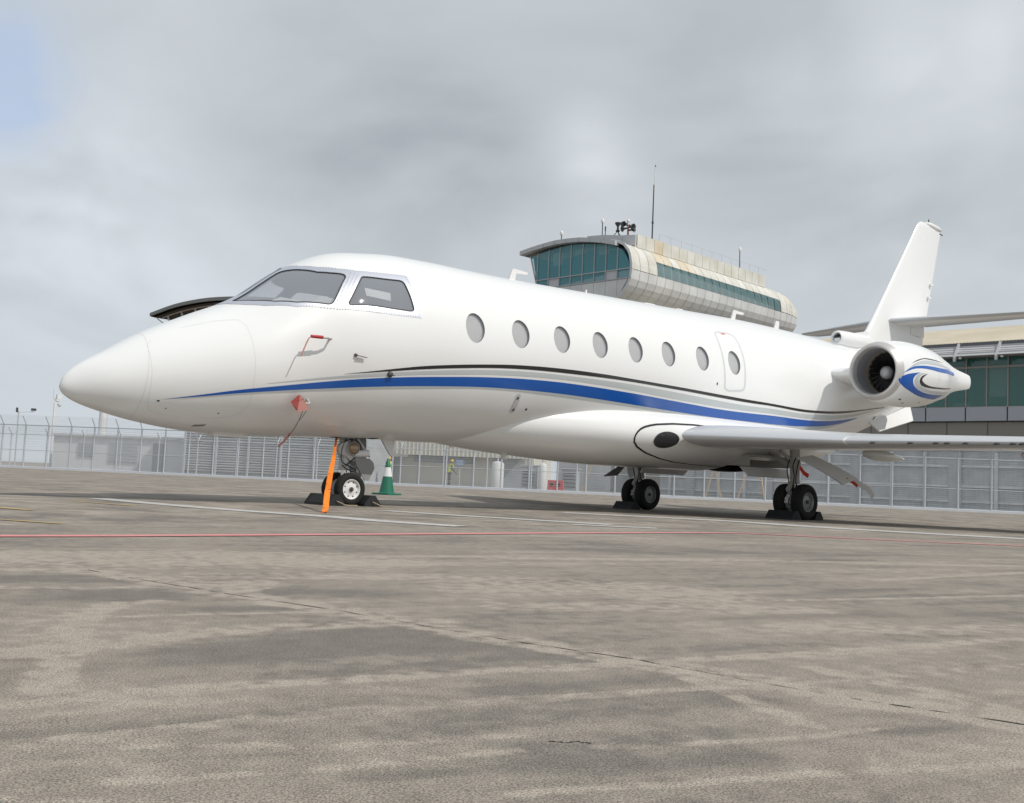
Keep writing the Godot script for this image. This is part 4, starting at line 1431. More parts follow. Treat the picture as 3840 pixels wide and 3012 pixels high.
# ---------- undercarriage
func wheel(parent: Node, at: Vector3, r: float, w: float, rim_r: float, rim: Material, holes: int, out: float) -> void:
	var z := Vector3(0, 0, 1)
	var s := begin()
	var h := w * 0.5
	lathe(s, at, z, [[-h * 0.78, rim_r], [-h * 0.95, rim_r + 0.012], [-h, lerpf(rim_r, r, 0.45)], [-h * 0.93, lerpf(rim_r, r, 0.72)], [-h * 0.74, lerpf(rim_r, r, 0.92)], [-h * 0.5, r * 0.992], [-h * 0.22, r], [-h * 0.20, r * 0.985], [-h * 0.15, r * 0.985], [-h * 0.13, r], [h * 0.13, r], [h * 0.15, r * 0.985], [h * 0.20, r * 0.985], [h * 0.22, r], [h * 0.5, r * 0.992], [h * 0.74, lerpf(rim_r, r, 0.92)], [h * 0.93, lerpf(rim_r, r, 0.72)], [h, lerpf(rim_r, r, 0.45)], [h * 0.95, rim_r + 0.012], [h * 0.78, rim_r]], 40)
	obj("tyre", s, M.rubber, parent)
	s = begin()
	for sd in [1.0, -1.0]:
		lathe(s, at, z * sd, [[h * 0.76, rim_r + 0.004], [h * 0.84, rim_r - 0.002], [h * 0.80, rim_r - 0.012], [h * 0.50, rim_r - 0.022], [h * 0.46, rim_r * 0.62], [h * 0.56, rim_r * 0.50], [h * 0.60, rim_r * 0.28], [h * 0.60, 0.0]], 36)
	var rm := obj("rim", s, rim, parent)
	for k in holes:
		var a := TAU * (k + 0.5) / holes
		s = begin()
		var p := at + Vector3(cos(a) * rim_r * 0.74, sin(a) * rim_r * 0.74, out * h * 0.50)
		lathe(s, p, z * out, [[0.0, rim_r * 0.075], [0.004, rim_r * 0.07], [0.004, 0.0]], 8)
		obj("rim_hole", s, M.seal, rm)
	s = begin()
	lathe(s, at + z * out * h * 0.58, z * out, [[0, rim_r * 0.24], [0.02, rim_r * 0.22], [0.02, rim_r * 0.12], [0.032, rim_r * 0.10], [0.032, 0]], 16)
	obj("hub", s, M.gear_dark, rm)

func make_nose_gear() -> void:
	var g := Node3D.new()
	g.name = "nose_gear"
	jet.add_child(g)
	for z in [0.149, -0.149]:
		wheel(g, Vector3(0.0, 0.205, z), 0.205, 0.125, 0.125, M.rim_white, 8, signf(z))
	var s := begin()
	rod(s, Vector3(0, 0.205, -0.2), Vector3(0, 0.205, 0.2), 0.03)
	obj("axle", s, M.gear_grey, g)
	s = begin()
	rod(s, Vector3(0.0, 0.17, 0), Vector3(-0.005, 0.50, 0), 0.042)
	obj("piston", s, M.chrome, g)
	s = begin()
	lathe(s, Vector3(-0.005, 0.44, 0), Vector3(-0.02, 1, 0), [[0, 0], [0, 0.07], [0.03, 0.075], [0.05, 0.068], [0.16, 0.068], [0.17, 0.085], [0.22, 0.085], [0.24, 0.072], [0.62, 0.075], [0.62, 0.0]], 20)
	obj("strut", s, M.gear_grey, g)
	s = begin()      # steering housing
	prism(s, [[-0.15, 0.70], [-0.12, 0.77], [-0.04, 0.79], [0.05, 0.76], [0.12, 0.64], [0.22, 0.66], [0.26, 0.60], [0.14, 0.55], [0.02, 0.57], [-0.04, 0.62], [-0.13, 0.64]], Vector3(0, 0, 0.02), Vector3.RIGHT, Vector3.UP, Vector3(0, 0, 0.07))
	obj("steering_housing", s, M.gear_grey, g)
	s = begin()
	lathe(s, Vector3(0.05, 0.715, 0.08), Vector3(-0.25, 0, 1), [[0, 0.085], [0.06, 0.08], [0.07, 0.07]], 24)
	var lamp := obj("taxi_light", s, M.gear_grey, g)
	s = begin()
	lathe(s, Vector3(0.04, 0.715, 0.135), Vector3(-0.25, 0, 1), [[0, 0.07], [0.02, 0.05], [0.028, 0]], 24)
	obj("lens", s, M.brown_lens, lamp)
	s = begin()
	rod(s, Vector3(0.08, 0.65, 0.09), Vector3(0.26, 0.665, 0.14), 0.04, 0.045, 16)
	obj("steering_actuator", s, M.rim_white, g)
	s = begin()      # torque links
	span(s, Vector3(0.02, 0.52, 0.02), Vector3(0.15, 0.44, 0.02), 0.07, 0.022)
	span(s, Vector3(0.15, 0.44, 0.02), Vector3(0.03, 0.27, 0.02), 0.07, 0.022)
	rod(s, Vector3(0.15, 0.44, -0.04), Vector3(0.15, 0.44, 0.09), 0.028)
	obj("torque_link", s, M.gear_grey, g)
	s = begin()
	rod(s, Vector3(0.02, 0.66, 0.10), Vector3(0.30, 0.42, 0.06), 0.012)
	rod(s, Vector3(0.12, 0.84, 0.09), Vector3(0.29, 0.62, 0.12), 0.014)
	rod(s, Vector3(0.14, 0.86, -0.06), Vector3(0.30, 0.62, -0.08), 0.014)
	obj("drag_brace", s, M.gear_grey, g)
	for L in [[Vector3(-0.02, 0.86, 0.07), Vector3(-0.10, 0.72, 0.09), Vector3(-0.09, 0.55, 0.08), Vector3(0.06, 0.48, 0.08), Vector3(0.12, 0.44, 0.09)], [Vector3(0.10, 0.85, 0.08), Vector3(0.16, 0.74, 0.11), Vector3(0.08, 0.60, 0.1), Vector3(-0.03, 0.50, 0.08)], [Vector3(-0.05, 0.80, 0.06), Vector3(0.03, 0.83, 0.1), Vector3(0.12, 0.80, 0.1)], [Vector3(-0.08, 0.5, 0.07), Vector3(0.02, 0.44, 0.09), Vector3(0.11, 0.42, 0.08)]]:
		s = begin()
		hose(s, curve_pts(L), 0.007)
		obj("hose", s, M.seal, g)
	s = begin()      # bay door hanging behind the strut
	prism(s, [[0.14, 0.88], [0.37, 0.88], [0.40, 0.52], [0.30, 0.31], [0.24, 0.31], [0.12, 0.56]], Vector3(0, 0, -0.16), Vector3.RIGHT, Vector3.UP, Vector3(0.02, 0, 0.02))
	var dr := obj("gear_door", s, M.door_grey, g)
	s = begin()
	box(s, Vector3(0.26, 0.50, -0.135), Vector3(0.24, 0.012, 0.012))
	box(s, Vector3(0.20, 0.70, -0.135), Vector3(0.012, 0.3, 0.012))
	obj("door_rib", s, M.gear_grey, dr)
	s = begin()
	prism(s, [[0.08, 0.60], [0.30, 0.60], [0.36, 0.55], [0.38, 0.48], [0.30, 0.32], [0.24, 0.32], [0.10, 0.52]], Vector3(0, 0, 0.10), Vector3.RIGHT, Vector3.UP, Vector3(0.0, 0, 0.012))
	obj("gear_door", s, M.door_grey, g)

func make_main_gear(side: float) -> void:
	var g := Node3D.new()
	g.name = "main_gear"
	g.position = Vector3(7.36, 0, 1.65 * side)
	jet.add_child(g, true)
	for z in [0.163, -0.163]:
		wheel(g, Vector3(0.0, 0.282, z), 0.282, 0.19, 0.155, M.rim_main, 12, 1.0)
	var s := begin()
	rod(s, Vector3(0, 0.282, -0.2), Vector3(0, 0.282, 0.2), 0.045)
	obj("axle", s, M.gear_grey, g)
	s = begin()
	rod(s, Vector3(0, 0.26, 0), Vector3(-0.02, 0.62, 0), 0.05)
	obj("piston", s, M.chrome, g)
	s = begin()
	lathe(s, Vector3(-0.02, 0.56, 0), Vector3(-0.04, 1, 0), [[0, 0], [0, 0.075], [0.04, 0.085], [0.06, 0.075], [0.25, 0.075], [0.28, 0.095], [0.34, 0.095], [0.36, 0.08], [0.60, 0.08], [0.60, 0]], 20)
	obj("strut", s, M.gear_grey, g)
	for z in [0.075, -0.075]:
		s = begin()
		lathe(s, Vector3(-0.02, 0.282, z * 0.8), Vector3(0, 0, signf(z)), [[0, 0.0], [0, 0.12], [0.05, 0.125], [0.06, 0.09]], 20)
		for k in 4:
			var a := PI * 0.55 + k * 0.5
			rod(s, Vector3(-0.02 + cos(a) * 0.13, 0.282 + sin(a) * 0.10, z * 0.3), Vector3(-0.02 + cos(a) * 0.15, 0.282 + sin(a) * 0.11, z * 1.1), 0.032)
		obj("brake", s, M.rim_white, g)
	s = begin()
	span(s, Vector3(-0.08, 0.60, 0.0), Vector3(-0.20, 0.47, 0.0), 0.08, 0.03)
	span(s, Vector3(-0.20, 0.47, 0.0), Vector3(-0.06, 0.34, 0.0), 0.08, 0.03)
	obj("torque_link", s, M.gear_grey, g)
	s = begin()
	rod(s, Vector3(-0.02, 0.80, 0), Vector3(0.0, 1.05, -0.5 * side), 0.035)
	rod(s, Vector3(-0.02, 0.88, 0), Vector3(-0.3, 1.08, -0.1 * side), 0.03)
	obj("side_brace", s, M.gear_grey, g)
	for L in [[Vector3(-0.06, 1.0, 0.05), Vector3(-0.17, 0.85, 0.06), Vector3(-0.12, 0.68, 0.05), Vector3(-0.16, 0.50, 0.06), Vector3(-0.10, 0.38, 0.08)], [Vector3(0.02, 0.98, 0.08), Vector3(-0.10, 0.86, 0.1), Vector3(-0.13, 0.62, 0.09), Vector3(-0.07, 0.44, 0.1)], [Vector3(-0.12, 0.98, -0.02), Vector3(-0.2, 0.8, -0.03), Vector3(-0.11, 0.56, -0.05), Vector3(-0.12, 0.4, -0.07)]]:
		s = begin()
		hose(s, curve_pts(L), 0.009)
		obj("hose", s, M.seal, g)
	# leg door: a curved plate swung out from the wing
	s = begin()
	var rows := []
	for k in 9:
		var t := k / 8.0
		var bend := 0.10 * sin(t * PI)
		rows.append([Vector3(lerpf(-0.22, 0.36, t), lerpf(0.97, 0.60, t) - 0.02 * t, (lerpf(0.16, 0.62, t) + bend * 0.4) * side), Vector3(lerpf(0.12, 0.72, t), lerpf(1.02, 0.70, t) - 0.02 * t, (lerpf(0.22, 0.66, t) + bend * 0.4) * side)])
	for k in 8:
		plate(s, [rows[k][0], rows[k][1], rows[k + 1][1], rows[k + 1][0]], 0.025)
	obj("leg_door", s, M.white_paint, g)
	# inner doors left hanging below the fairing
	s = begin()
	plate(s, [Vector3(-0.62, 0.80, -0.62 * side), Vector3(0.62, 0.80, -0.62 * side), Vector3(0.58, 0.66, -0.50 * side), Vector3(-0.58, 0.66, -0.50 * side)], 0.02)
	obj("well_door", s, M.white_paint, g)
	if side > 0.0:
		return
	s = begin()
	plate(s, [Vector3(-0.55, 0.84, -0.10 * side), Vector3(-0.40, 0.86, -0.05 * side), Vector3(-0.62, 0.60, 0.02 * side), Vector3(-1.0, 0.57, -0.02 * side)], 0.02)
	obj("front_door", s, M.door_grey, g)

# ---------- loose things round the jet
func make_chock(label: String, at: Vector3, turn: float, length: float, kind: int) -> Node3D:
	var t := thing("wheel_chock", label, "chock", at, turn, "black rubber wheel chocks")
	var s := begin()
	var h := 0.135
	prism(s, [[-0.12, 0.0], [-0.115, 0.03], [-0.035, h], [0.035, h], [0.115, 0.03], [0.12, 0.0]], Vector3(0, 0.003, -length * 0.5), Vector3.RIGHT, Vector3.UP, Vector3(0, 0, length))
	obj("block", s, M.chock, t)
	for e in [1.0, -1.0]:
		s = begin()
		lathe(s, Vector3(0, 0.055, e * length * 0.5 + e * 0.0005), Vector3(0, 0, e), [[0.0, 0.022], [0.006, 0.02], [0.006, 0.012], [0.001, 0.010], [0.001, 0]], 12)
		obj("rope_eye", s, M.seal, t)
	if kind == 0:
		s = begin()
		hose(s, curve_pts([Vector3(0.0, 0.055, length * 0.5), Vector3(0.04, 0.03, length * 0.5 + 0.06), Vector3(0.10, 0.012, length * 0.5 + 0.05), Vector3(0.24, 0.012, length * 0.5 + 0.09)]), 0.006)
		obj("rope", s, M.rope, t)
	return t

func make_loose() -> void:
	make_chock("black rubber chock ahead of the white-rimmed nose wheels", Vector3(-0.275, 0, 0.03), 0.05, 0.54, 0)
	make_chock("black rubber chock behind the white-rimmed nose wheels", Vector3(0.265, 0, 0.03), -0.03, 0.54, 0)
	make_chock("black rubber chock ahead of the main wheels under the wing", Vector3(7.03, 0, 1.66), 0.0, 0.50, 1)
	make_chock("black rubber chock behind the main wheels under the wing", Vector3(7.70, 0, 1.62), 0.04, 0.50, 1)
	make_chock("black rubber chock ahead of the main wheels on the far side of the jet", Vector3(7.03, 0, -1.68), 0.0, 0.46, 1)
	# orange streamer tied to the nose gear
	var t := thing("safety_streamer", "bright orange fabric streamer hanging from the nose gear to the ground", "streamer", Vector3(-0.25, 0, 0.3))
	var s := begin()
	var o := Vector3(-0.25, 0, 0.3)
	var P := curve_pts([Vector3(-0.20, 0.83, 0.10) - o, Vector3(-0.56, 0.60, 0.66) - o, Vector3(-0.98, 0.385, 1.30) - o, Vector3(-1.38, 0.185, 1.92) - o, Vector3(-1.65, 0.03, 2.35) - o, Vector3(-1.78, 0.006, 2.54) - o])
	for i in P.size() - 1:
		var w := lerpf(0.014, 0.030, smoothstep(0.0, 0.45, float(i) / P.size()))
		var roll := 0.22 * sin(i * 0.55) + 0.12 * sin(i * 1.7)
		ribbon_strap(s, [P[i], P[i + 1]], Vector3(0.755, 0.03, 0.655).rotated((P[i + 1] - P[i]).normalized(), roll) * w)
	obj("ribbon", s, M.orange, t)
	s = begin()
	hose(s, [Vector3(-0.20, 0.83, 0.10) - o, Vector3(-0.08, 0.80, 0.08) - o, Vector3(-0.06, 0.76, 0.06) - o], 0.006)
	obj("cord", s, M.rope, t)
	# red covers on the probes, with their tails
	var n := normal_of(body, -1.055, 2.2)
	var p := body(-1.02, 2.2) + n * 0.10 + Vector3(-0.13, 0.0, 0)
	t = thing("probe_cover", "red vinyl pouch over the lower nose probe with a cord hanging below", "probe cover", p)
	s = begin()
	var ap := Vector3(-0.015, 0.095, 0.015)
	var base := [Vector3(-0.11, 0.0, -0.015), Vector3(-0.03, -0.08, 0.0), Vector3(0.08, -0.05, 0.04), Vector3(0.025, 0.05, 0.03)]
	var back := [Vector3(-0.095, 0.008, -0.05), Vector3(-0.025, -0.08, -0.04), Vector3(0.07, -0.04, -0.015), Vector3(0.015, 0.055, -0.015)]
	for i in 4:
		var j := (i + 1) % 4
		face(s, [base[i], base[j], back[j], back[i]], Vector3(-0.01, -0.01, 0.0))
		face(s, [back[i], back[j], ap + Vector3(0, 0, -0.04)], Vector3(0, 0, 0.05))
	face(s, [base[0], base[1], ap], Vector3(0, 0, -0.1))
	obj("pouch", s, M.red_cover, t)
	s = begin()
	face(s, [base[1], base[2], ap], Vector3(0, 0, -0.1))
	face(s, [base[2], base[3], ap], Vector3(0, 0, -0.1))
	plate(s, [Vector3(-0.03, -0.08, 0.010), Vector3(0.08, -0.05, 0.05), Vector3(0.076, -0.07, 0.048), Vector3(-0.03, -0.105, 0.008)], 0.008)
	obj("front_panel", s, M.red_pink, t)
	s = begin()
	hose(s, curve_pts([Vector3(0.02, -0.09, 0.03), Vector3(0.0, -0.16, 0.02), Vector3(-0.03, -0.28, -0.04), Vector3(-0.06, -0.38, -0.12)]), 0.004)
	hose(s, curve_pts([Vector3(0.06, -0.08, 0.04), Vector3(0.03, -0.15, 0.02), Vector3(-0.01, -0.2, 0.0)]), 0.003)
	obj("cord", s, M.seal, t)
	s = begin()
	ribbon_strap(s, curve_pts([Vector3(-0.055, -0.34, -0.09), Vector3(-0.07, -0.42, -0.17), Vector3(-0.10, -0.50, -0.27)]), Vector3(0.012, 0.0, 0.012))
	obj("tail", s, M.red_pink, t)
	n = normal_of(body, -0.926, 1.527)
	p = body(-0.90, 1.527) + n * 0.11 + Vector3(-0.12, 0.0, 0)
	t = thing("pitot_cover", "red sleeve over the upper nose probe with a thin ribbon trailing", "probe cover", p)
	s = begin()
	rod(s, Vector3(0.0, 0.0, 0.0), Vector3(-0.15, -0.006, 0.0), 0.020, 0.018)
	obj("sleeve", s, M.red_dark, t)
	s = begin()
	ribbon_strap(s, curve_pts([Vector3(-0.15, -0.01, 0.0), Vector3(-0.18, -0.04, 0.0), Vector3(-0.21, -0.12, -0.01), Vector3(-0.25, -0.24, -0.02)]), Vector3(0.007, 0.002, 0.005))
	obj("ribbon", s, M.red_pink, t)
	# pin flag and pale strap at the main gear
	t = thing("pin_streamer", "pale strap with red end flag blowing from the main gear leg door", "streamer", Vector3(7.95, 0.62, 2.25))
	s = begin()
	ribbon_strap(s, curve_pts([Vector3(0.0, 0.06, 0.0), Vector3(0.28, -0.02, 0.02), Vector3(0.52, -0.10, 0.03), Vector3(0.66, -0.22, 0.03)]), Vector3(0.014, 0.038, 0.012))
	obj("strap", s, M.white_flat, t)
	s = begin()
	ribbon_strap(s, curve_pts([Vector3(-0.12, 0.05, 0.01), Vector3(0.05, 0.01, 0.02), Vector3(0.18, -0.05, 0.03)]), Vector3(0.0, 0.022, 0.012))
	obj("flag", s, M.red_flag, t)
	t = thing("gear_pin_flag", "small red flag tied to the main gear leg under the wing", "streamer", Vector3(7.24, 0.72, 1.84))
	s = begin()
	ribbon_strap(s, [Vector3(-0.05, 0.10, 0), Vector3(0.02, 0.02, 0.02), Vector3(0.14, -0.03, 0.03)], Vector3(0.0, 0.03, 0.012))
	obj("flag", s, M.red_flag, t)
	# traffic cone
	t = thing("traffic_cone", "green traffic cone with a white band beyond the nose wheels", "cone", Vector3(6.0, 0, -7.86), 0.3)
	s = begin()
	box(s, Vector3(0, 0.02, 0), Vector3(0.46, 0.036, 0.46))
	lathe(s, Vector3(0, 0.036, 0), Vector3.UP, [[0, 0.20], [0.02, 0.17]], 24)
	obj("base", s, M.cone_green, t)
	s = begin()
	lathe(s, Vector3(0, 0.05, 0), Vector3.UP, [[0, 0.165], [0.35, 0.10]], 24)
	obj("body", s, M.cone_green, t)
	s = begin()
	lathe(s, Vector3(0, 0.40, 0), Vector3.UP, [[0, 0.103], [0.20, 0.066]], 24)
	obj("band", s, M.cone_white, t)
	s = begin()
	lathe(s, Vector3(0, 0.60, 0), Vector3.UP, [[0, 0.064], [0.18, 0.032], [0.185, 0.026], [0.17, 0.02]], 24)
	obj("tip", s, M.cone_green, t)

# ---------- beyond the apron
func fence_at(t: float) -> Vector3:   # metres along the perimeter fence
	return Vector3(10.245, 0, -53.07) + Vector3(0.6024, 0, 0.7982) * t

func make_fence() -> void:
	var dir := Vector3(0.6024, 0, 0.7982)
	var back := Vector3(0.7982, 0, -0.6024)
	var gap := 1.46
	var n0 := -4
	var n1 := 42
	var posts := begin()
	rod(posts, Vector3.ZERO, Vector3(0, 2.5, 0), 0.042, 0.042, 8)
	var post := posts.commit()
	var am := begin()
	hose(am, [Vector3(0, 2.5, 0), Vector3(0, 2.5, 0) + Vector3(0, 0.46, 0) - back * 0.34], 0.024, 6)
	var arm := am.commit()
	var mm := begin()
	var z0 := 0.08
	for k in 27:
		var x := gap * k / 27.0
		span(mm, dir * x + Vector3(0, z0, 0), dir * x + Vector3(0, 2.44, 0), 0.007, 0.007, back)
	for k in 25:
		var y := lerpf(z0, 2.44, k / 24.0)
		span(mm, Vector3(0, y, 0), dir * gap + Vector3(0, y, 0), 0.007, 0.007)
	var mesh := mm.commit()
	var tw := begin()
	for k in 8:
		var q := Vector3(0, 2.52 + 0.46 * k / 7.0, 0) - back * 0.34 * k / 7.0
		span(tw, q, q + dir * gap, 0.007, 0.007)
	for k in 16:
		var x := dir * gap * k / 16.0
		span(tw, Vector3(0, 2.52, 0) + x, Vector3(0, 2.98, 0) - back * 0.34 + x, 0.004, 0.004)
	var topwire := tw.commit()
	var rails := []
	for q in [[2.46, 0.028], [0.10, 0.035], [1.05, 0.016]]:
		var rl := begin()
		rod(rl, Vector3(0, q[0], 0), dir * gap + Vector3(0, q[0], 0), q[1], q[1], 8)
		rails.append(rl.commit())
	var kb := begin()
	box(kb, dir * gap * 0.5 + Vector3(0, 0.03, 0), Vector3(gap, 0.10, 0.22), Basis(dir, Vector3.UP, back))
	var kerb := kb.commit()
	var f := thing("perimeter_fence", "galvanised mesh fence with angled wire arms along the apron edge", "fence", fence_at(0))
	for i in range(n0, n1):
		var at := Transform3D(Basis(), dir * gap * i)
		meshed("post", post, M.galvanised, f, at)
		meshed("arm", arm, M.galvanised, f, at)
		for r in rails:
			meshed("rail", r, M.galvanised, f, at)
		meshed("wire_mesh", mesh, M.wire, f, at)
		meshed("barbed_wire", topwire, M.wire, f, at)
		meshed("kerb", kerb, M.pale_wall, f, at)
	# second fence behind, with forked tops
	var yp := begin()
	rod(yp, Vector3.ZERO, Vector3(0, 2.1, 0), 0.04, 0.04, 8)
	for sd in [1.0, -1.0]:
		rod(yp, Vector3(0, 2.05, 0), Vector3(0, 2.45, 0) + back * 0.3 * sd, 0.025, 0.025, 6)
	var fork := yp.commit()
	var rl2 := begin()
	rod(rl2, Vector3(0, 2.05, 0), dir * 2.5 + Vector3(0, 2.05, 0), 0.025, 0.025, 6)
	for k in 12:
		span(rl2, Vector3(0, 0.2 + 0.16 * k, 0), dir * 2.5 + Vector3(0, 0.2 + 0.16 * k, 0), 0.006, 0.006)
	for sd in [1.0, -1.0]:
		for k in 3:
			var q: Vector3 = Vector3(0, 2.12 + 0.14 * k, 0) + back * (0.06 + 0.11 * k) * sd
			span(rl2, q, q + dir * 2.5, 0.008, 0.008)
	var rail2 := rl2.commit()
	f = thing("inner_fence", "second wire fence with forked post tops behind the mesh fence", "fence", fence_at(0) + back * 4.0)
	for i in range(-3, 14):
		var at := Transform3D(Basis(), dir * 2.5 * i)
		meshed("post", fork, M.galvanised, f, at)
		meshed("wires", rail2, M.wire, f, at)

func hut(called: String, label: String, category: String, t: float, depth: float, size: Vector3, wall: Material) -> Node3D:   # a block standing behind the fence, its face along it
	var back := Vector3(0.7982, 0, -0.6024)
	var o := thing(called, label, category, fence_at(t) + back * depth, atan2(-0.7982, 0.6024))
	var s := begin()
	box(s, Vector3(size.x * 0.5, size.y * 0.5, -size.z * 0.5), size)
	obj("wall", s, wall, o)
	return o

func make_yard() -> void:
	# along the fence t runs 0..60, local x along it, z towards the apron
	var o := hut("site_cabin", "long pale grey cabin behind the mesh fence left of the louvred hall", "cabin", -5.3, 12.0, Vector3(10.2, 2.35, 3.0), M.pale_wall)
	var s := begin()
	box(s, Vector3(5.1, 2.40, -1.5), Vector3(10.5, 0.12, 3.3))
	obj("roof", s, M.pale_wall, o)
	for k in 7:
		s = begin()
		box(s, Vector3(5.4 + 0.05, 0.7 + 0.2 * k, 0.04), Vector3(2.2, 0.05, 0.06))
		obj("vent_slat", s, M.galvanised, o)
	s = begin()
	box(s, Vector3(8.1, 1.0, 0.04), Vector3(0.9, 2.0, 0.06))
	obj("door", s, M.band_grey, o)
	s = begin()
	box(s, Vector3(2.6, 1.4, 0.04), Vector3(1.2, 0.9, 0.06))
	obj("window", s, M.grey_wall, o)
	# louvred hall
	o = hut("louvred_hall", "grey hall with close horizontal slats behind the mesh fence", "building", 5.8, 10.0, Vector3(11.4, 6.0, 8.0), M.grey_wall)
	for k in 24:
		s = begin()
		box(s, Vector3(5.7, 0.35 + 0.16 * k, 0.09), Vector3(11.3, 0.075, 0.12), Basis(Vector3.RIGHT, 0.35))
		obj("slat", s, M.slat_grey, o)
	for k in 6:
		s = begin()
		box(s, Vector3(0.1 + 2.24 * k, 2.2, 0.2), Vector3(0.12, 4.4, 0.10))
		obj("upright", s, M.galvanised, o)
	# cream building with deep eaves
	o = hut("cream_shed", "low cream building with a deep ribbed fascia and open bays behind the fence", "building", 12.6, 19.0, Vector3(14.6, 3.6, 7.0), M.cream_wall)
	s = begin()
	box(s, Vector3(7.3, 2.75, 1.0), Vector3(15.0, 1.35, 0.15))
	obj("fascia", s, M.cream_wall, o)
	for k in 50:
		s = begin()
		box(s, Vector3(-0.1 + 0.3 * k, 2.75, 1.10), Vector3(0.05, 1.3, 0.05))
		obj("rib", s, M.cream_wall, o)
	s = begin()
	box(s, Vector3(7.3, 3.55, -3.0), Vector3(15.2, 0.1, 8.4))
	obj("roof", s, M.pale_wall, o)
	for q in [[3.9, 2.2, 1.3], [12.9, 2.2, 1.4]]:
		s = begin()
		box(s, Vector3(q[0], 1.1, 0.02), Vector3(q[1], 2.2, 0.08))
		obj("bay", s, M.grey_wall, o)
	s = begin()
	box(s, Vector3(8.2, 1.85, 0.05), Vector3(4.4, 0.5, 0.1))
	obj("window_band", s, M.unit_grey, o)
	o = thing("notice_board", "small blue notice board on the cream wall behind the fence", "sign", fence_at(22.2) + Vector3(0.7982, 0, -0.6024) * 18.0, atan2(-0.7982, 0.6024))
	s = begin()
	box(s, Vector3(0, 1.66, 0), Vector3(0.62, 0.44, 0.04))
	obj("board", s, M.sign_blue, o)
	s = begin()
	for k in 4:
		box(s, Vector3(0, 1.78 - 0.08 * k, 0.024), Vector3(0.46 - 0.06 * (k % 2), 0.022, 0.006))
	obj("printed_lines", s, M.paper, o)
	s = begin()
	rod(s, Vector3(0, 0, -0.05), Vector3(0, 1.8, -0.05), 0.03)
	obj("stake", s, M.galvanised, o)
	# plant: units, tank, barrier, props
	for q in [["blue-grey machine cabinet beside the white tank behind the fence", 28.6, 8.0, Vector3(0.9, 1.45, 0.9)], ["tall blue-grey machine cabinet beside the red barrier behind the fence", 31.0, 8.0, Vector3(0.95, 1.35, 0.9)]]:
		o = hut("machine_cabinet", q[0], "cabinet", q[1], q[2], q[3], M.unit_grey)
		for k in 5:
			s = begin()
			box(s, Vector3(q[3].x * 0.5, 0.35 + 0.2 * k, 0.02), Vector3(q[3].x * 0.8, 0.05, 0.05))
			obj("grille", s, M.gear_dark, o)
		s = begin()
		box(s, Vector3(q[3].x * 0.5, q[3].y + 0.03, -q[3].z * 0.5), Vector3(q[3].x + 0.1, 0.06, q[3].z + 0.1))
		obj("lid", s, M.galvanised, o)
	for q in [["white cylindrical tank with a pipe on top behind the fence", 27.2, 8.0, 0.36, 1.5], ["slim white tank beside the machine cabinet behind the fence", 29.9, 8.0, 0.24, 1.5]]:
		o = thing("storage_tank", q[0], "tank", fence_at(q[1]) + Vector3(0.7982, 0, -0.6024) * q[2])
		s = begin()
		lathe(s, Vector3.ZERO, Vector3.UP, [[0, 0], [0, q[3]], [0, q[3]], [q[4], q[3]], [q[4] + 0.12, q[3] * 0.7], [q[4] + 0.16, 0]], 20)
		obj("shell", s, M.pale_metal, o)
		s = begin()
		hose(s, curve_pts([Vector3(0, q[4], 0), Vector3(0, q[4] + 0.4, 0), Vector3(0.2, q[4] + 0.5, 0.1), Vector3(0.4, q[4] + 0.3, 0.2)]), 0.05)
		obj("pipe", s, M.galvanised, o)
	o = thing("site_barrier", "red plastic water barrier standing inside the fence", "barrier", fence_at(31.2) + Vector3(0.7982, 0, -0.6024) * 5.0, atan2(-0.7982, 0.6024))
	s = begin()
	prism(s, [[-0.45, 0.0], [0.45, 0.0], [0.45, 0.1], [0.42, 0.66], [-0.42, 0.66], [-0.45, 0.1]], Vector3(0, 0, -0.18), Vector3.RIGHT, Vector3.UP, Vector3(0, 0, 0.36))
	obj("shell", s, M.barrier_red, o)
	for x in [-0.2, 0.2]:
		s = begin()
		box(s, Vector3(x, 0.42, 0.182), Vector3(0.18, 0.2, 0.01))
		obj("fork_slot", s, M.dark, o)
	for q in [["raw timber prop leaning behind the mesh fence near the machine cabinet", 32.5, 0.6], ["steep raw timber prop of the first crossed pair behind the mesh fence", 39.3, 0.45], ["slack raw timber prop of the first crossed pair behind the mesh fence", 40.2, -0.4], ["steep raw timber prop of the second crossed pair behind the mesh fence", 41.0, 0.6], ["slack raw timber prop of the second crossed pair behind the mesh fence", 42.45, -0.25]]:
		o = thing("timber_prop", q[0], "timber prop", fence_at(q[1]) + Vector3(0.7982, 0, -0.6024) * 6.0, 0.0, "raw timber props behind the fence")
		s = begin()
		span(s, Vector3.ZERO, Vector3(0.6024, 0, 0.7982) * q[2] * 1.25 + Vector3(0, 2.2, 0), 0.08, 0.08)
		obj("beam", s, M.timber, o)
	# masts
	o = thing("camera_mast", "white pole with a white camera and lamp head beyond the fence", "mast", Vector3(17.2, 0, -66.7))
	s = begin()
	rod(s, Vector3.ZERO, Vector3(0, 5.0, 0), 0.09, 0.07)
	obj("pole", s, M.rim_white, o)
	s = begin()
	span(s, Vector3(-0.25, 4.75, 0), Vector3(0.3, 4.75, 0), 0.06, 0.06)
	box(s, Vector3(0.2, 5.1, 0.1), Vector3(0.28, 0.3, 0.3))
	lathe(s, Vector3(0.28, 4.62, 0.1), Vector3.DOWN, [[0, 0], [0, 0.14], [0.12, 0.14], [0.22, 0.06], [0.24, 0]], 12)
	obj("camera_head", s, M.rim_white, o)
	s = begin()
	rod(s, Vector3(-0.15, 4.9, 0), Vector3(-0.15, 5.7, 0), 0.015)
	obj("lightning_rod", s, M.galvanised, o)
	o = thing("mast_column", "thick white steel column rising behind the fence under the nose", "mast", Vector3(19.8, 0, -64.2))
	s = begin()
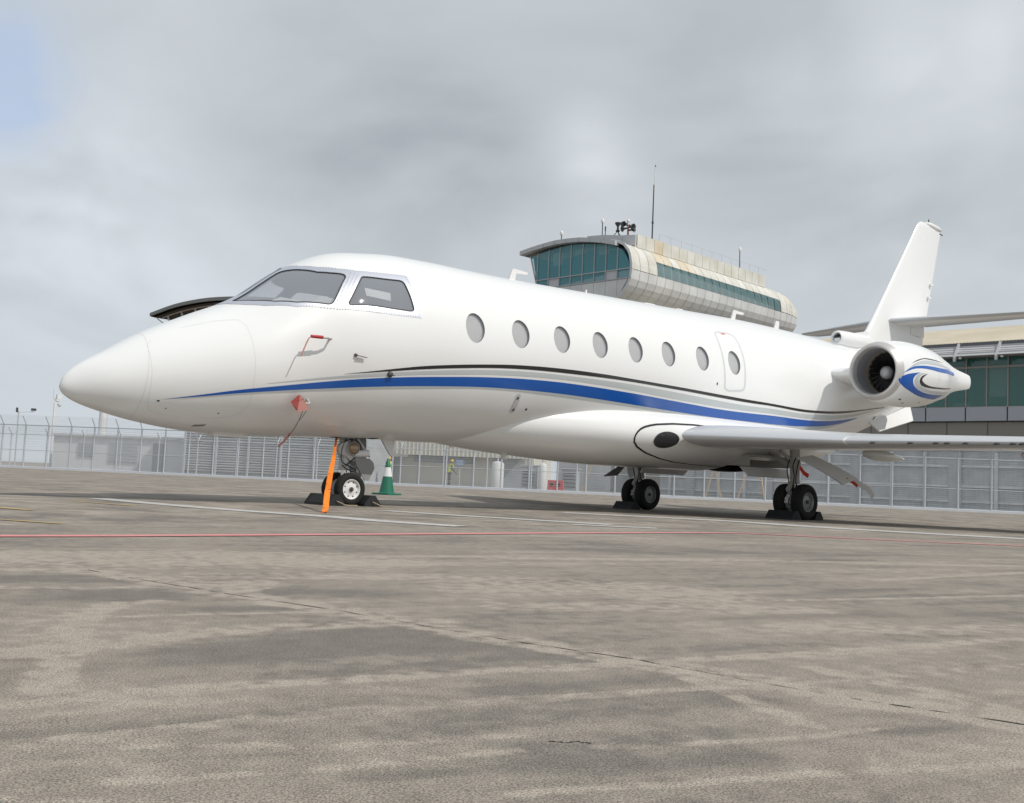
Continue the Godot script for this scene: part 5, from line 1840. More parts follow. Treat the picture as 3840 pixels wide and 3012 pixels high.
	rod(s, Vector3.ZERO, Vector3(0, 6.0, 0), 0.32, 0.28, 20)
	obj("column", s, M.pale_metal, o)
	s = begin()
	lathe(s, Vector3(0, 0, 0), Vector3.UP, [[0, 0.5], [0.08, 0.5], [0.09, 0.34]], 20)
	obj("base_plate", s, M.galvanised, o)
	o = thing("weather_sensor", "small dark cameras on a thin bracket pole at the fence end", "sensor", fence_at(0.3) + Vector3(0.7982, 0, -0.6024) * 0.8)
	s = begin()
	rod(s, Vector3.ZERO, Vector3(0, 3.3, 0), 0.04)
	span(s, Vector3(-0.1, 3.2, 0), Vector3(0.8, 3.3, 0.2), 0.04, 0.04)
	obj("pole", s, M.galvanised, o)
	s = begin()
	box(s, Vector3(-0.1, 3.35, 0), Vector3(0.1, 0.26, 0.1))
	box(s, Vector3(0.75, 3.42, 0.2), Vector3(0.26, 0.14, 0.14))
	obj("camera", s, M.instrument, o)
	# a grey lower storey in front of the terminal
	var T := Vector3(70.0, 0, 0)
	o = thing("ground_floor_block", "dark grey service block with pale bands and bays under the glazed terminal", "building", T, 0.0)
	s = begin()
	prism(s, [[-14.0, 0.0], [52.0, 0.0], [52.0, 4.6], [-14.0, 4.6]], Vector3.ZERO, ACROSS, Vector3.UP, ALONG * 4.0)
	obj("wall", s, M.grey_wall, o)
	for y in [0.45, 1.55, 3.0, 4.2]:
		s = begin()
		prism(s, [[-14.0, y], [52.0, y], [52.0, y + (0.5 if y > 3.5 else 0.16)], [-14.0, y + (0.5 if y > 3.5 else 0.16)]], ALONG * -0.12, ACROSS, Vector3.UP, ALONG * 0.11)
		obj("band", s, M.slat_grey, o)
	for k in 26:
		s = begin()
		var x := -13.0 + 2.55 * k
		prism(s, [[x, 0.0], [x + (0.9 if k % 3 == 0 else 0.22), 0.0], [x + (0.9 if k % 3 == 0 else 0.22), 4.1], [x, 4.1]], ALONG * -0.2, ACROSS, Vector3.UP, ALONG * 0.19)
		obj("pier", s, M.unit_grey if k % 3 == 0 else M.slat_grey, o)

func make_terminal() -> void:
	var Q := Vector3(75, 0, 0)
	var o := thing("terminal_building", "long terminal with dark green glazing, grey panel band and sand coloured sheet roof", "building", Q)
	var s0 := -8.0
	var s1 := 58.0
	var slab := func(called: String, a: float, b: float, y0: float, y1: float, off: float, deep: float, m: Material) -> MeshInstance3D:
		var s := begin()
		prism(s, [[a, y0], [b, y0], [b, y1], [a, y1]], ALONG * off, ACROSS, Vector3.UP, ALONG * deep)
		return obj(called, s, m, o)
	slab.call("wall", s0, s1, 0.0, 6.70, 0.3, 9.0, M.recess)
	slab.call("floor", s0, s1, 6.74, 7.5, 0.3, 9.0, M.room_mid)
	slab.call("back_wall", s0, s1, 7.5, 12.3, 7.0, 0.3, M.room_mid)
	slab.call("ceiling", s0, s1, 11.7, 12.3, 0.3, 6.6, M.room_dark)
	slab.call("soffit", s0, s1, 11.64, 11.9, -1.3, 1.5, M.frame_taupe)
	var n := 0
	var x := 28.9 - 1.55 * 23.0
	while x < s1 - 1.6:
		slab.call("mullion", x - 0.045, x + 0.045, 7.80, 11.62, -0.08, 0.16, M.frame_taupe)
		slab.call("pane", x + 0.045, x + 1.505, 7.86, 10.82, 0.0, 0.02, M.hall_glass)
		slab.call("pane", x + 0.045, x + 1.505, 10.96, 11.6, 0.0, 0.02, M.hall_glass)
		if n % 5 in [0, 3]:
			slab.call("added_pale_sheet", x + 0.08, x + 1.46, 10.82 - [2.9, 1.1, 2.2][n % 3], 10.82, 0.25, 0.02, M.added_pale_sheet)  # sheet added to lighten some panes, as mottled reflections would
		if n % 4 == 2:
			slab.call("desk", x + 0.1, x + 1.4, 7.52, 8.25, 1.0, 0.5, M.added_pale_sheet)
		if n % 2 == 0:
			slab.call("panel", x + 0.07, x + 3.06, 6.76, 7.80, -0.10, 0.3, M.band_grey)
		if n % 2 == 1:
			slab.call("upper_panel", x + 0.05, x + 3.04, 5.45, 6.66, 0.22, 0.07, M.recess)
			slab.call("low_window", x + 0.5, x + 2.4, 4.3, 5.30, 0.25, 0.04, M.dark)
		if n % 4 == 1:
			slab.call("column", x + 0.7, x + 1.0, 7.5, 11.7, 2.2, 0.3, M.unit_grey)
		if n % 3 == 0:
			slab.call("counter", x + 0.2, x + 1.3, 7.5, 8.6 + 0.3 * (n % 2), 3.0, 0.5, M.room_dark)
		x += 1.55
		n += 1
	slab.call("transom", s0, s1, 10.82, 10.96, -0.07, 0.14, M.frame_taupe)
	slab.call("sill", s0, s1, 7.80, 7.86, -0.09, 0.2, M.frame_taupe)
	# slatted eaves between the glass and the gutter
	for k in 5:
		var y := 11.60 + 0.19 * k
		var f := -1.5 + 0.20 * k
		var s := begin()
		prism(s, [[0.0, 0.0], [0.17, 0.15], [0.13, 0.19], [-0.04, 0.04]], Vector3(0, y, 0) + ALONG * f + ACROSS * s0, ALONG, Vector3.UP, ACROSS * (s1 - s0))
		obj("eaves_slat", s, M.louvre, o)
	slab.call("gutter", s0, s1, 12.54, 12.76, -0.62, 0.22, M.gutter)
	x = 27.69 - 3.08 * 11.0
	while x < s1 - 1.0:
		var s := begin()
		prism(s, [[-1.62, 11.22], [-1.48, 11.20], [-1.30, 11.45], [-0.45, 12.50], [-0.45, 12.72], [-0.70, 12.72], [-1.0, 12.35], [-1.62, 11.55]], ACROSS * (x - 0.09), ALONG, Vector3.UP, ACROSS * 0.18)
		obj("bracket", s, M.louvre, o)
		s = begin()
		rod(s, Vector3(0, 11.5, 0) + ALONG * -1.4 + ACROSS * (x - 0.35), Vector3(0, 11.5, 0) + ALONG * -1.2 + ACROSS * (x - 0.35), 0.09)
		obj("floodlight", s, M.rim_white, o)
		x += 3.08
	# corrugated roof sheets
	var w := 0.0
	x = s0
	while x < s1:
		var s := begin()
		for k in 12:
			var a := x + 0.25 * k
			var P := []
			for q in [[0.0, 0.0], [0.06, 0.045], [0.125, 0.045], [0.185, 0.0], [0.25, 0.0]]:
				P.append(Vector3(0, 12.74 + q[1], 0) + ALONG * -0.66 + ACROSS * (a + q[0]))
			for j in 4:
				flat(s, [P[j], P[j + 1], P[j + 1] + ALONG * 6.8 + Vector3(0, 2.2, 0), P[j] + ALONG * 6.8 + Vector3(0, 2.2, 0)], (Vector3(0, 6.8, 0) - ALONG * 2.2).normalized())
		obj("roof_sheet", s, M.roof_sheet, o)
		x += 3.0
	var s := begin()
	prism(s, [[-0.5, 12.5], [6.1, 14.85], [14.0, 14.2], [14.0, 12.0], [-0.3, 12.0]], ACROSS * s0, ALONG, Vector3.UP, ACROSS * (s1 - s0))
	obj("roof_core", s, M.roof_grey, o)

func make_tower() -> void:
	var P0 := Vector3(65.417, 21.204, -56.324)
	var o := thing("control_tower", "rounded cream metal control tower with a sloping teal glass front", "building", Vector3(P0.x, 0, P0.z))
	var pt := func(s: float, y: float, t: float) -> Vector3: return Vector3(0, 21.204 + y, 0) + ACROSS * s + ALONG * t
	# section of the tube: [across, up]
	var sec := [[2.6, 3.0], [1.72, 2.81], [0.99, 2.46], [0.43, 1.82], [0.24, 1.42], [0.14, 1.08], [0.04, 0.55], [0.0, 0.03], [0.0, -0.03], [0.13, -0.9], [0.42, -1.5], [0.79, -1.97], [1.56, -2.61], [2.8, -3.1], [4.6, -3.4]]
	var ctr := Vector2(3.5, 0.0)
	var shape := func(k: int, t: float, grow: float) -> Vector3:
		var v := Vector2(sec[k][0], sec[k][1])
		var sh := 1.0 - 0.30 * pow(clampf((t - 28.5) / 5.0, 0.0, 1.0), 2.0)
		v = ctr + (v - ctr) * sh
		v += (v - ctr).normalized() * grow
		return pt.call(v.x, v.y, t)
	var band := func(called: String, k0: int, k1: int, t0: float, t1: float, m: Material, grow: float) -> void:
		var s := begin()
		var mid: Vector3 = pt.call(ctr.x, ctr.y, (t0 + t1) * 0.5)
		for k in range(k0, k1):
			face(s, [shape.call(k, t0, grow), shape.call(k + 1, t0, grow), shape.call(k + 1, t1, grow), shape.call(k, t1, grow)], mid)
		obj(called, s, m, o)
	var n := 24
	var len_ := 33.4
	band.call("tube_core", 0, sec.size() - 1, 0.1, len_, M.tower_grey, -0.035)
	for i in n:
		var t0 := len_ * i / n + 0.025
		var t1 := len_ * (i + 1) / n - 0.025
		var ochre: bool = i in [3, 4, 6, 7, 21]
		band.call("panel", 0, 4, t0, t1, M.ochre_metal if ochre else M.cream_metal, 0.0)
		if i >= 3 and i <= 19:
			band.call("window_pane", 4, 7, t0 + 0.04, t1 - 0.04, M.tube_glass, -0.02)
		else:
			band.call("panel", 4, 7, t0, t1, M.cream_metal, 0.0)
		band.call("panel", 8, 12, t0, t1, M.pale_metal, 0.0)
		band.call("panel", 12, 14, t0, t1, M.cream_metal, 0.0)
	var s := begin()
	var cap := []
	for k in sec.size():
		cap.append(shape.call(k, len_, -0.05))
	for k in range(1, cap.size() - 1):
		face(s, [cap[0], cap[k], cap[k + 1]], pt.call(3.5, 0, 10))
	obj("end_cap", s, M.cream_metal, o)
	# pale rim where the tube meets the glass front, and the wall behind the lower panels
	for k in sec.size() - 1:
		s = begin()
		span(s, shape.call(k, 0.0, 0.02), shape.call(k + 1, 0.0, 0.02), 0.26, 0.16, ALONG)
		obj("front_rim", s, M.pale_metal, o)
	s = begin()
	var back_wall := []
	for k in range(8, sec.size()):
		back_wall.append(shape.call(k, 0.1, -0.05))
	back_wall.append(pt.call(11.9, -3.4, 0.1))
	back_wall.append(pt.call(12.1, -0.9, 0.1))
	for k in range(1, back_wall.size() - 1):
		face(s, [back_wall[0], back_wall[k], back_wall[k + 1]], pt.call(6, 0, 5))
	obj("front_wall", s, M.pale_metal, o)
	# glass front, on the cross section
	var top := func(x: float) -> float: return table(x, [0.0, 0.39, 0.96, 1.87, 4.65, 7.7, 10.66, 13.3], [0.0, 0.82, 1.74, 2.32, 2.96, 3.24, 3.05, 2.71])
	var bot := func(x: float) -> float: return -0.86
	var mul := [0.12, 1.70, 3.13, 4.58, 6.09, 7.63, 9.11, 10.61, 12.15, 13.15]
	for i in mul.size() - 1:
		var a: float = mul[i]
		var b: float = mul[i + 1]
		for row in 2:
			s = begin()
			var P := []
			var la := a
			var lb := b
			if row == 0:
				var fine := steps(a + 0.04, b - 0.04, 0.3)
				for x in fine:
					P.append(pt.call(x, top.call(x) - 0.02, 0.02))
				var yb := 0.12
				P.append(pt.call(minf(b - 0.04, 12.2 if i == 8 else b), yb, 0.02))
				P.append(pt.call(a + 0.04, yb, 0.02))
				if i == 8:
					P = [pt.call(12.19, 2.78, 0.02), pt.call(13.15, 2.66, 0.02), pt.call(12.22, 0.12, 0.02), pt.call(12.19, 0.12, 0.02)]
			else:
				if i == 8:
					continue
				P = [pt.call(a + 0.04, 0.02, 0.02), pt.call(b - 0.04, 0.02, 0.02), pt.call(b - 0.04 if i < 7 else 12.05, -0.80, 0.02), pt.call(a + 0.04 + (0.15 if i == 0 else 0.0), -0.80, 0.02)]
			var blank: bool = row == 1 and (i == 1 or i == 6)
			var mid := Vector3.ZERO
			for p in P:
				mid += p / P.size()
			var near: Vector3 = mid + ALONG
			for k in P.size():
				face(s, [P[k], P[(k + 1) % P.size()], mid], near)
			obj("blank_panel" if blank else "glass_pane", s, M.tower_grey if blank else M.tower_glass, o)
		s = begin()
		span(s, pt.call(a, -0.86, -0.03), pt.call(a + (1.0 if i == 9 else 0.0), top.call(a), -0.03), 0.09, 0.09, ALONG)
		obj("mullion", s, M.tower_frame, o)
	s = begin()
	span(s, pt.call(12.05, -0.86, -0.03), pt.call(13.2, 2.72, -0.03), 0.1, 0.1, ALONG)
	obj("mullion", s, M.tower_frame, o)
	for y in [0.07, -0.84]:
		s = begin()
		span(s, pt.call(0.05, y, -0.03), pt.call(12.3 if y > 0.0 else 12.1, y, -0.03), 0.1, 0.1)
		obj("transom", s, M.tower_frame, o)
	# room behind the glass
	s = begin()
	face(s, [pt.call(0.4, -0.9, 3.2), pt.call(12.4, -0.9, 3.2), pt.call(12.8, 2.7, 3.2), pt.call(7.7, 3.2, 3.2), pt.call(2.0, 2.6, 3.2), pt.call(0.4, 0.9, 3.2)], pt.call(6, 0, 9))
	face(s, [pt.call(0.3, -0.9, 0.1), pt.call(12.0, -0.9, 0.1), pt.call(12.0, -0.9, 3.2), pt.call(0.3, -0.9, 3.2)], pt.call(6, -9, 2))
	face(s, [pt.call(12.4, -0.9, 0.3), pt.call(13.1, 2.7, 0.3), pt.call(12.8, 2.7, 3.2), pt.call(12.2, -0.9, 3.2)], pt.call(30, 0, 2))
	obj("room", s, M.teal_room, o)
	for q in [[3.2, 4.5, 1.9], [6.2, 7.55, 2.3], [9.2, 10.5, 1.5]]:
		s = begin()
		face(s, [pt.call(q[0], q[2], 0.5), pt.call(q[1], q[2], 0.5), pt.call(q[1], 2.8, 0.5), pt.call(q[0], 2.8, 0.5)], pt.call(q[0], 0, 9))
		obj("reflection_sheet", s, M.added_pale_sheet, o)  # pale sheets added behind the front to imitate varied reflections
	for x in [2.2, 5.2, 8.4, 10.9]:
		s = begin()
		prism(s, [[x, -0.85], [x + 1.6, -0.85], [x + 1.5, 0.35], [x + 0.1, 0.35]], Vector3(0, 21.204, 0) + ALONG * 1.4, ACROSS, Vector3.UP, ALONG * 0.5)
		obj("console", s, M.room_dark, o)
	# panels below the glass
	for i in 8:
		s = begin()
		var a: float = [0.30, 1.70, 3.13, 4.58, 6.09, 7.63, 9.11, 10.61][i]
		var b: float = [1.66, 3.09, 4.54, 6.05, 7.59, 9.07, 10.57, 11.9][i]
		var lo := -1.9 if i == 0 else -3.3
		plate(s, [pt.call(a + 0.1 if i == 0 else a, -0.92, 0.0), pt.call(b, -0.92, 0.0), pt.call(b, lo if i > 0 else -2.6, 0.0), pt.call(a + (0.75 if i == 0 else 0.0), lo, 0.0)], 0.05)
		obj("apron_panel", s, M.pale_metal, o)
	# curved roof edge in short lengths, and the roof
	var edge := [[14.38, 3.31], [12.52, 3.58], [11.0, 3.74], [9.5, 3.85], [8.0, 3.83], [6.38, 3.74], [4.9, 3.53], [3.46, 3.26], [1.72, 2.81]]
	for i in edge.size() - 1:
		s = begin()
		var a: Array = edge[i]
		var b: Array = edge[i + 1]
		var th := 0.42
		prism(s, [[a[0] - 0.02, a[1]], [b[0] + 0.02, b[1]], [b[0] + 0.02, b[1] - th], [a[0] - 0.02, a[1] - th]], Vector3(0, 21.204, 0) + ALONG * -0.5, ACROSS, Vector3.UP, ALONG * 0.6)
		obj("roof_edge", s, M.tower_grey, o)
	s = begin()
	for i in edge.size() - 1:
		face(s, [pt.call(edge[i][0], edge[i][1] - 0.03, 0.0), pt.call(edge[i + 1][0], edge[i + 1][1] - 0.03, 0.0), pt.call(edge[i + 1][0], edge[i + 1][1] - 0.03, 30.0), pt.call(edge[i][0], edge[i][1] - 0.03, 30.0)], pt.call(7, -5, 10))
		face(s, [pt.call(edge[i][0], edge[i][1] - 0.4, 0.1), pt.call(edge[i + 1][0], edge[i + 1][1] - 0.4, 0.1), pt.call(edge[i + 1][0], edge[i + 1][1] - 0.4, 30.0), pt.call(edge[i][0], edge[i][1] - 0.4, 30.0)], pt.call(7, 9, 10))
	obj("roof", s, M.roof_grey, o)
	# parapet box on the roof
	for i in 17:
		s = begin()
		var t0 := 2.7 + 24.0 * i / 17.0
		prism(s, [[t0 + 0.025, 2.75], [t0 + 24.0 / 17.0 - 0.025, 2.75], [t0 + 24.0 / 17.0 - 0.025, 4.08], [t0 + 0.025, 4.08]], Vector3(0, 21.204, 0) + ACROSS * 1.5, ALONG, Vector3.UP, ACROSS * 0.12)
		obj("parapet_panel", s, M.ochre_metal if i == 2 else M.cream_metal, o)
	for i in 3:
		s = begin()
		var a: float = [1.52, 3.2, 5.42][i]
		var b: float = [3.16, 5.38, 7.7][i]
		prism(s, [[a, 2.9], [b, 3.0], [b, [4.12, 4.45, 4.62][i]], [a, [3.95, 4.12, 4.46][i]]], Vector3(0, 21.204, 0) + ALONG * 2.4, ACROSS, Vector3.UP, ALONG * 0.12)
		obj("parapet_panel", s, M.tower_grey, o)
	s = begin()
	prism(s, [[1.63, 2.6], [7.6, 3.0], [7.6, 4.0], [1.63, 3.9]], Vector3(0, 21.204, 0) + ALONG * 2.54, ACROSS, Vector3.UP, ALONG * 24.0)
	obj("plant_room", s, M.cream_metal, o)
	# railing along the roof
	for i in 11:
		s = begin()
		rod(s, pt.call(2.0, 3.9, 7.0 + 1.9 * i), pt.call(2.0, 5.0, 7.0 + 1.9 * i), 0.02, 0.02, 6)
		rod(s, pt.call(2.0, 5.0, 7.0 + 1.9 * i), pt.call(2.0, 5.0, 8.9 + 1.9 * i), 0.018, 0.018, 6)
		obj("railing", s, M.galvanised, o)
	# shaft
	s = begin()
	prism(s, [[4.0, 0.0], [11.0, 0.0], [11.0, 18.3], [4.0, 18.3]], ALONG * 3.0, ACROSS, Vector3.UP, ALONG * 22.0)
	obj("shaft", s, M.pale_metal, o)
	# rooftop gear: each its own thing
	var at := Vector3(P0.x, 0, P0.z)
	var roof := func(called: String, label: String, category: String, sx: float, y: float, t: float) -> Node3D:
		return thing(called, label, category, at + pt.call(sx, y, t))
	var w: Node3D = roof.call("whip_antenna", "tall thin two-tone whip antenna on the control tower roof", "antenna", 2.2, 3.9, 6.0)
	s = begin()
	rod(s, Vector3.ZERO, Vector3(0, 6.0, 0), 0.075, 0.055, 8)
	rod(s, Vector3(0, 2.0, 0), Vector3(0, 2.2, 0), 0.11, 0.11, 8)
	obj("mast", s, M.instrument, w)
	s = begin()
	rod(s, Vector3(0.08, 5.6, 0), Vector3(0.14, 7.9, 0), 0.05, 0.04, 8)
	obj("tip", s, M.rim_white, w)
	s = begin()
	rod(s, Vector3(0.14, 7.9, 0), Vector3(0.14, 8.05, 0), 0.07, 0.05, 8)
	obj("cap", s, M.gear_dark, w)
	w = roof.call("siren_cluster", "cluster of dark horn loudspeakers on a rusty post on the tower roof", "siren", 3.1, 4.0, 3.2)
	s = begin()
	rod(s, Vector3.ZERO, Vector3(0, 1.3, 0), 0.10, 0.08, 8)
	obj("post", s, M.rust, w)
	for q in [[ACROSS, 1.0], [-ACROSS, 1.05], [ALONG, 1.3], [-ALONG, 1.25], [ACROSS, 1.45], [-ACROSS, 0.75]]:
		s = begin()
		lathe(s, Vector3(0, q[1], 0) + q[0] * 0.12, q[0], [[0, 0.09], [0.3, 0.10], [0.5, 0.17], [0.62, 0.30], [0.60, 0.26], [0.45, 0.12]], 14)
		obj("horn", s, M.instrument, w)
	s = begin()
	lathe(s, Vector3(0, 1.6, 0), Vector3.UP, [[0, 0.16], [0.14, 0.17], [0.28, 0.12], [0.34, 0]], 14)
	obj("lamp_dome", s, M.rim_white, w)
	w = roof.call("rain_gauge", "dark funnel shaped gauge on a tripod on the tower roof", "sensor", 4.4, 4.3, 3.2)
	s = begin()
	for k in 3:
		rod(s, Vector3(0, 0.55, 0), Vector3(cos(k * 2.1) * 0.55, 0, sin(k * 2.1) * 0.55), 0.04, 0.04, 6)
	obj("tripod", s, M.gear_dark, w)
	s = begin()
	lathe(s, Vector3(0, 0.5, 0), Vector3.UP, [[0, 0.2], [0.15, 0.2], [0.2, 0.1], [0.5, 0.1], [0.8, 0.3], [0.92, 0.3], [0.92, 0]], 14)
	obj("funnel", s, M.instrument, w)
	for q in [["white dome camera on a thin post beside the rain gauge on the tower roof", 6.4, 4.4, 3.2, 1.55], ["small white dome camera on the curved roof edge of the tower", 9.6, 3.8, 0.6, 0.8], ["white dome camera at the far end of the tower roof railing", 2.0, 3.9, 22.0, 2.2]]:
		w = roof.call("dome_camera", q[0], "camera", q[1], q[2], q[3])
		s = begin()
		rod(s, Vector3.ZERO, Vector3(0, q[4], 0), 0.05, 0.05, 8)
		obj("post", s, M.gear_dark, w)
		s = begin()
		lathe(s, Vector3(0, q[4], 0), Vector3.UP, [[0, 0.06], [0.05, 0.16], [0.25, 0.18], [0.42, 0.13], [0.5, 0]], 14)
		obj("dome", s, M.rim_white, w)
	w = roof.call("roof_sensor_pole", "short dark sensor pole next to the post camera on the tower roof", "sensor", 6.0, 4.4, 3.2)
	s = begin()
	rod(s, Vector3.ZERO, Vector3(0, 0.95, 0), 0.045, 0.045, 8)
	rod(s, Vector3(0, 0.7, 0), Vector3(0, 1.15, 0), 0.07, 0.07, 8)
	obj("pole", s, M.gear_dark, w)

func make_canopy() -> void:
	var Q := Vector3(35, 0, 0)
	var o := thing("canopy_roof", "dark curved canopy roof with exposed steel trusses beyond the jet's nose", "canopy", Q)
	var pt := func(s: float, y: float, t: float) -> Vector3: return Vector3(0, y, 0) + ACROSS * s + ALONG * t
	var top := func(s: float) -> float: return table(s, [50.0, 58.0, 65.17, 68.73, 71.06, 73.79, 77.98], [11.6, 13.1, 13.91, 14.12, 14.14, 14.06, 13.65])
	var xs := steps(50.0, 77.98, 1.4)
	var s := begin()
	for i in xs.size() - 1:
		var a: float = xs[i]
		var b: float = xs[i + 1]
		face(s, [pt.call(a, top.call(a), 0.0), pt.call(b, top.call(b), 0.0), pt.call(b, top.call(b), 22.0), pt.call(a, top.call(a), 22.0)], pt.call(a, 0, 5))
		face(s, [pt.call(a, top.call(a) - 0.32, 0.3), pt.call(b, top.call(b) - 0.32, 0.3), pt.call(b, top.call(b) - 0.32, 22.0), pt.call(a, top.call(a) - 0.32, 22.0)], pt.call(a, 30, 5))
	face(s, [pt.call(77.98, 13.65, 0), pt.call(77.98, 13.35, 0), pt.call(77.98, 13.35, 22), pt.call(77.98, 13.65, 22)], pt.call(60, 13, 5))
	obj("deck", s, M.dark_roof, o)
	for i in xs.size() - 1:
		s = begin()
		var a: float = xs[i]
		var b: float = xs[i + 1]
		prism(s, [[a, top.call(a) + 0.02], [b, top.call(b) + 0.02], [b, top.call(b) - 0.25], [a, top.call(a) - 0.25]], ALONG * -0.12, ACROSS, Vector3.UP, ALONG * 0.14)
		obj("fascia", s, M.roof_grey, o)
	for t in [0.6, 8.0, 15.0]:
		for i in xs.size() - 1:
			s = begin()
			var a: float = xs[i]
			var b: float = minf(xs[i + 1], 77.0)
			rod(s, pt.call(a, top.call(a) - 0.48, t), pt.call(b, top.call(b) - 0.48, t), 0.06, 0.06, 8)
			obj("chord", s, M.steel_pink, o)
			if a < 76.0:
				s = begin()
				rod(s, pt.call(a, top.call(a) - 1.9, t), pt.call(b, top.call(b) - 1.9, t), 0.06, 0.06, 8)
				obj("chord", s, M.steel_pink, o)
		var x := 53.6
		while x < 76.6:
			s = begin()
			rod(s, pt.call(x, top.call(x) - 0.48, t), pt.call(x - 0.35, top.call(x) - 1.9, t), 0.04, 0.04, 6)
			rod(s, pt.call(x, top.call(x) - 0.48, t), pt.call(x - 1.2, top.call(x) - 1.9, t), 0.04, 0.04, 6)
			obj("web_bar", s, M.pale_metal, o)
			x += 2.25
	s = begin()
	rod(s, pt.call(77.4, 13.2, 0.3), pt.call(75.0, 12.0, 0.6), 0.05, 0.05, 6)
	obj("tie_bar", s, M.pale_metal, o)
	for x in [52.0, 62.0]:
		for t in [2.0, 19.0]:
			s = begin()
			rod(s, pt.call(x, 0.0, t), pt.call(x, top.call(x) - 0.4, t), 0.3, 0.3, 16)
			obj("column", s, M.pale_metal, o)

# ---------- people
func smin(a: float, b: float, k: float) -> float:
	var h := clampf(0.5 + 0.5 * (b - a) / k, 0.0, 1.0)
	return lerpf(b, a, h) - k * h * (1.0 - h)

func field(p: Vector3, bones: Array, k: float) -> float:
	var d := 9.0
	for b in bones:
		var ab: Vector3 = b[1] - b[0]
		var t := clampf((p - b[0]).dot(ab) / maxf(ab.length_squared(), 1e-6), 0.0, 1.0)
		d = smin(d, (p - b[0] - ab * t).length() - lerpf(b[2], b[3], t), k)
	return d

func nets(s: SurfaceTool, bones: Array, cell: float, k: float) -> void:   # surface nets round a set of tapered bones
	var lo := Vector3(9, 9, 9)
	var hi := -lo
	for b in bones:
		for q in [[b[0], b[2]], [b[1], b[3]]]:
			lo = lo.min(q[0] - Vector3.ONE * (q[1] + cell * 2.0))
			hi = hi.max(q[0] + Vector3.ONE * (q[1] + cell * 2.0))
	var n := Vector3i(((hi - lo) / cell).ceil()) + Vector3i.ONE
	var v := PackedFloat32Array()
	v.resize(n.x * n.y * n.z)
	for z in n.z:
		for y in n.y:
			for x in n.x:
				v[(z * n.y + y) * n.x + x] = field(lo + Vector3(x, y, z) * cell, bones, k)
	var at := {}
	for z in n.z - 1:
		for y in n.y - 1:
			for x in n.x - 1:
				var sum := Vector3.ZERO
				var c := 0
				for e in [[0, 1], [2, 3], [4, 5], [6, 7], [0, 2], [1, 3], [4, 6], [5, 7], [0, 4], [1, 5], [2, 6], [3, 7]]:
					var a := Vector3i(x + (e[0] & 1), y + ((e[0] >> 1) & 1), z + (e[0] >> 2))
					var b := Vector3i(x + (e[1] & 1), y + ((e[1] >> 1) & 1), z + (e[1] >> 2))
					var va := v[(a.z * n.y + a.y) * n.x + a.x]
					var vb := v[(b.z * n.y + b.y) * n.x + b.x]
					if (va < 0.0) != (vb < 0.0):
						sum += Vector3(a).lerp(Vector3(b), va / (va - vb))
						c += 1
				if c > 0:
					at[Vector3i(x, y, z)] = lo + sum / c * cell
	for key in at:
		var q: Vector3i = key
		for ax in 3:
			var e := Vector3i.ZERO
			e[ax] = 1
			var b := q + e
			var va := v[(q.z * n.y + q.y) * n.x + q.x]
			var vb := v[(b.z * n.y + b.y) * n.x + b.x]
			if (va < 0.0) == (vb < 0.0):
				continue
			var u := Vector3i.ZERO
			u[(ax + 1) % 3] = 1
			var w := Vector3i.ZERO
			w[(ax + 2) % 3] = 1
			if not (at.has(q - u) and at.has(q - w) and at.has(q - u - w)):
				continue
			var P := [at[q], at[q - u], at[q - u - w], at[q - w]]
			var N := []
			for p in P:
				var h := cell * 0.5
				N.append(Vector3(field(p + Vector3(h, 0, 0), bones, k) - field(p - Vector3(h, 0, 0), bones, k), field(p + Vector3(0, h, 0), bones, k) - field(p - Vector3(0, h, 0), bones, k), field(p + Vector3(0, 0, h), bones, k) - field(p - Vector3(0, 0, h), bones, k)).normalized())
			tri(s, P[0], P[1], P[2], N[0], N[1], N[2])
			tri(s, P[0], P[2], P[3], N[0], N[2], N[3])

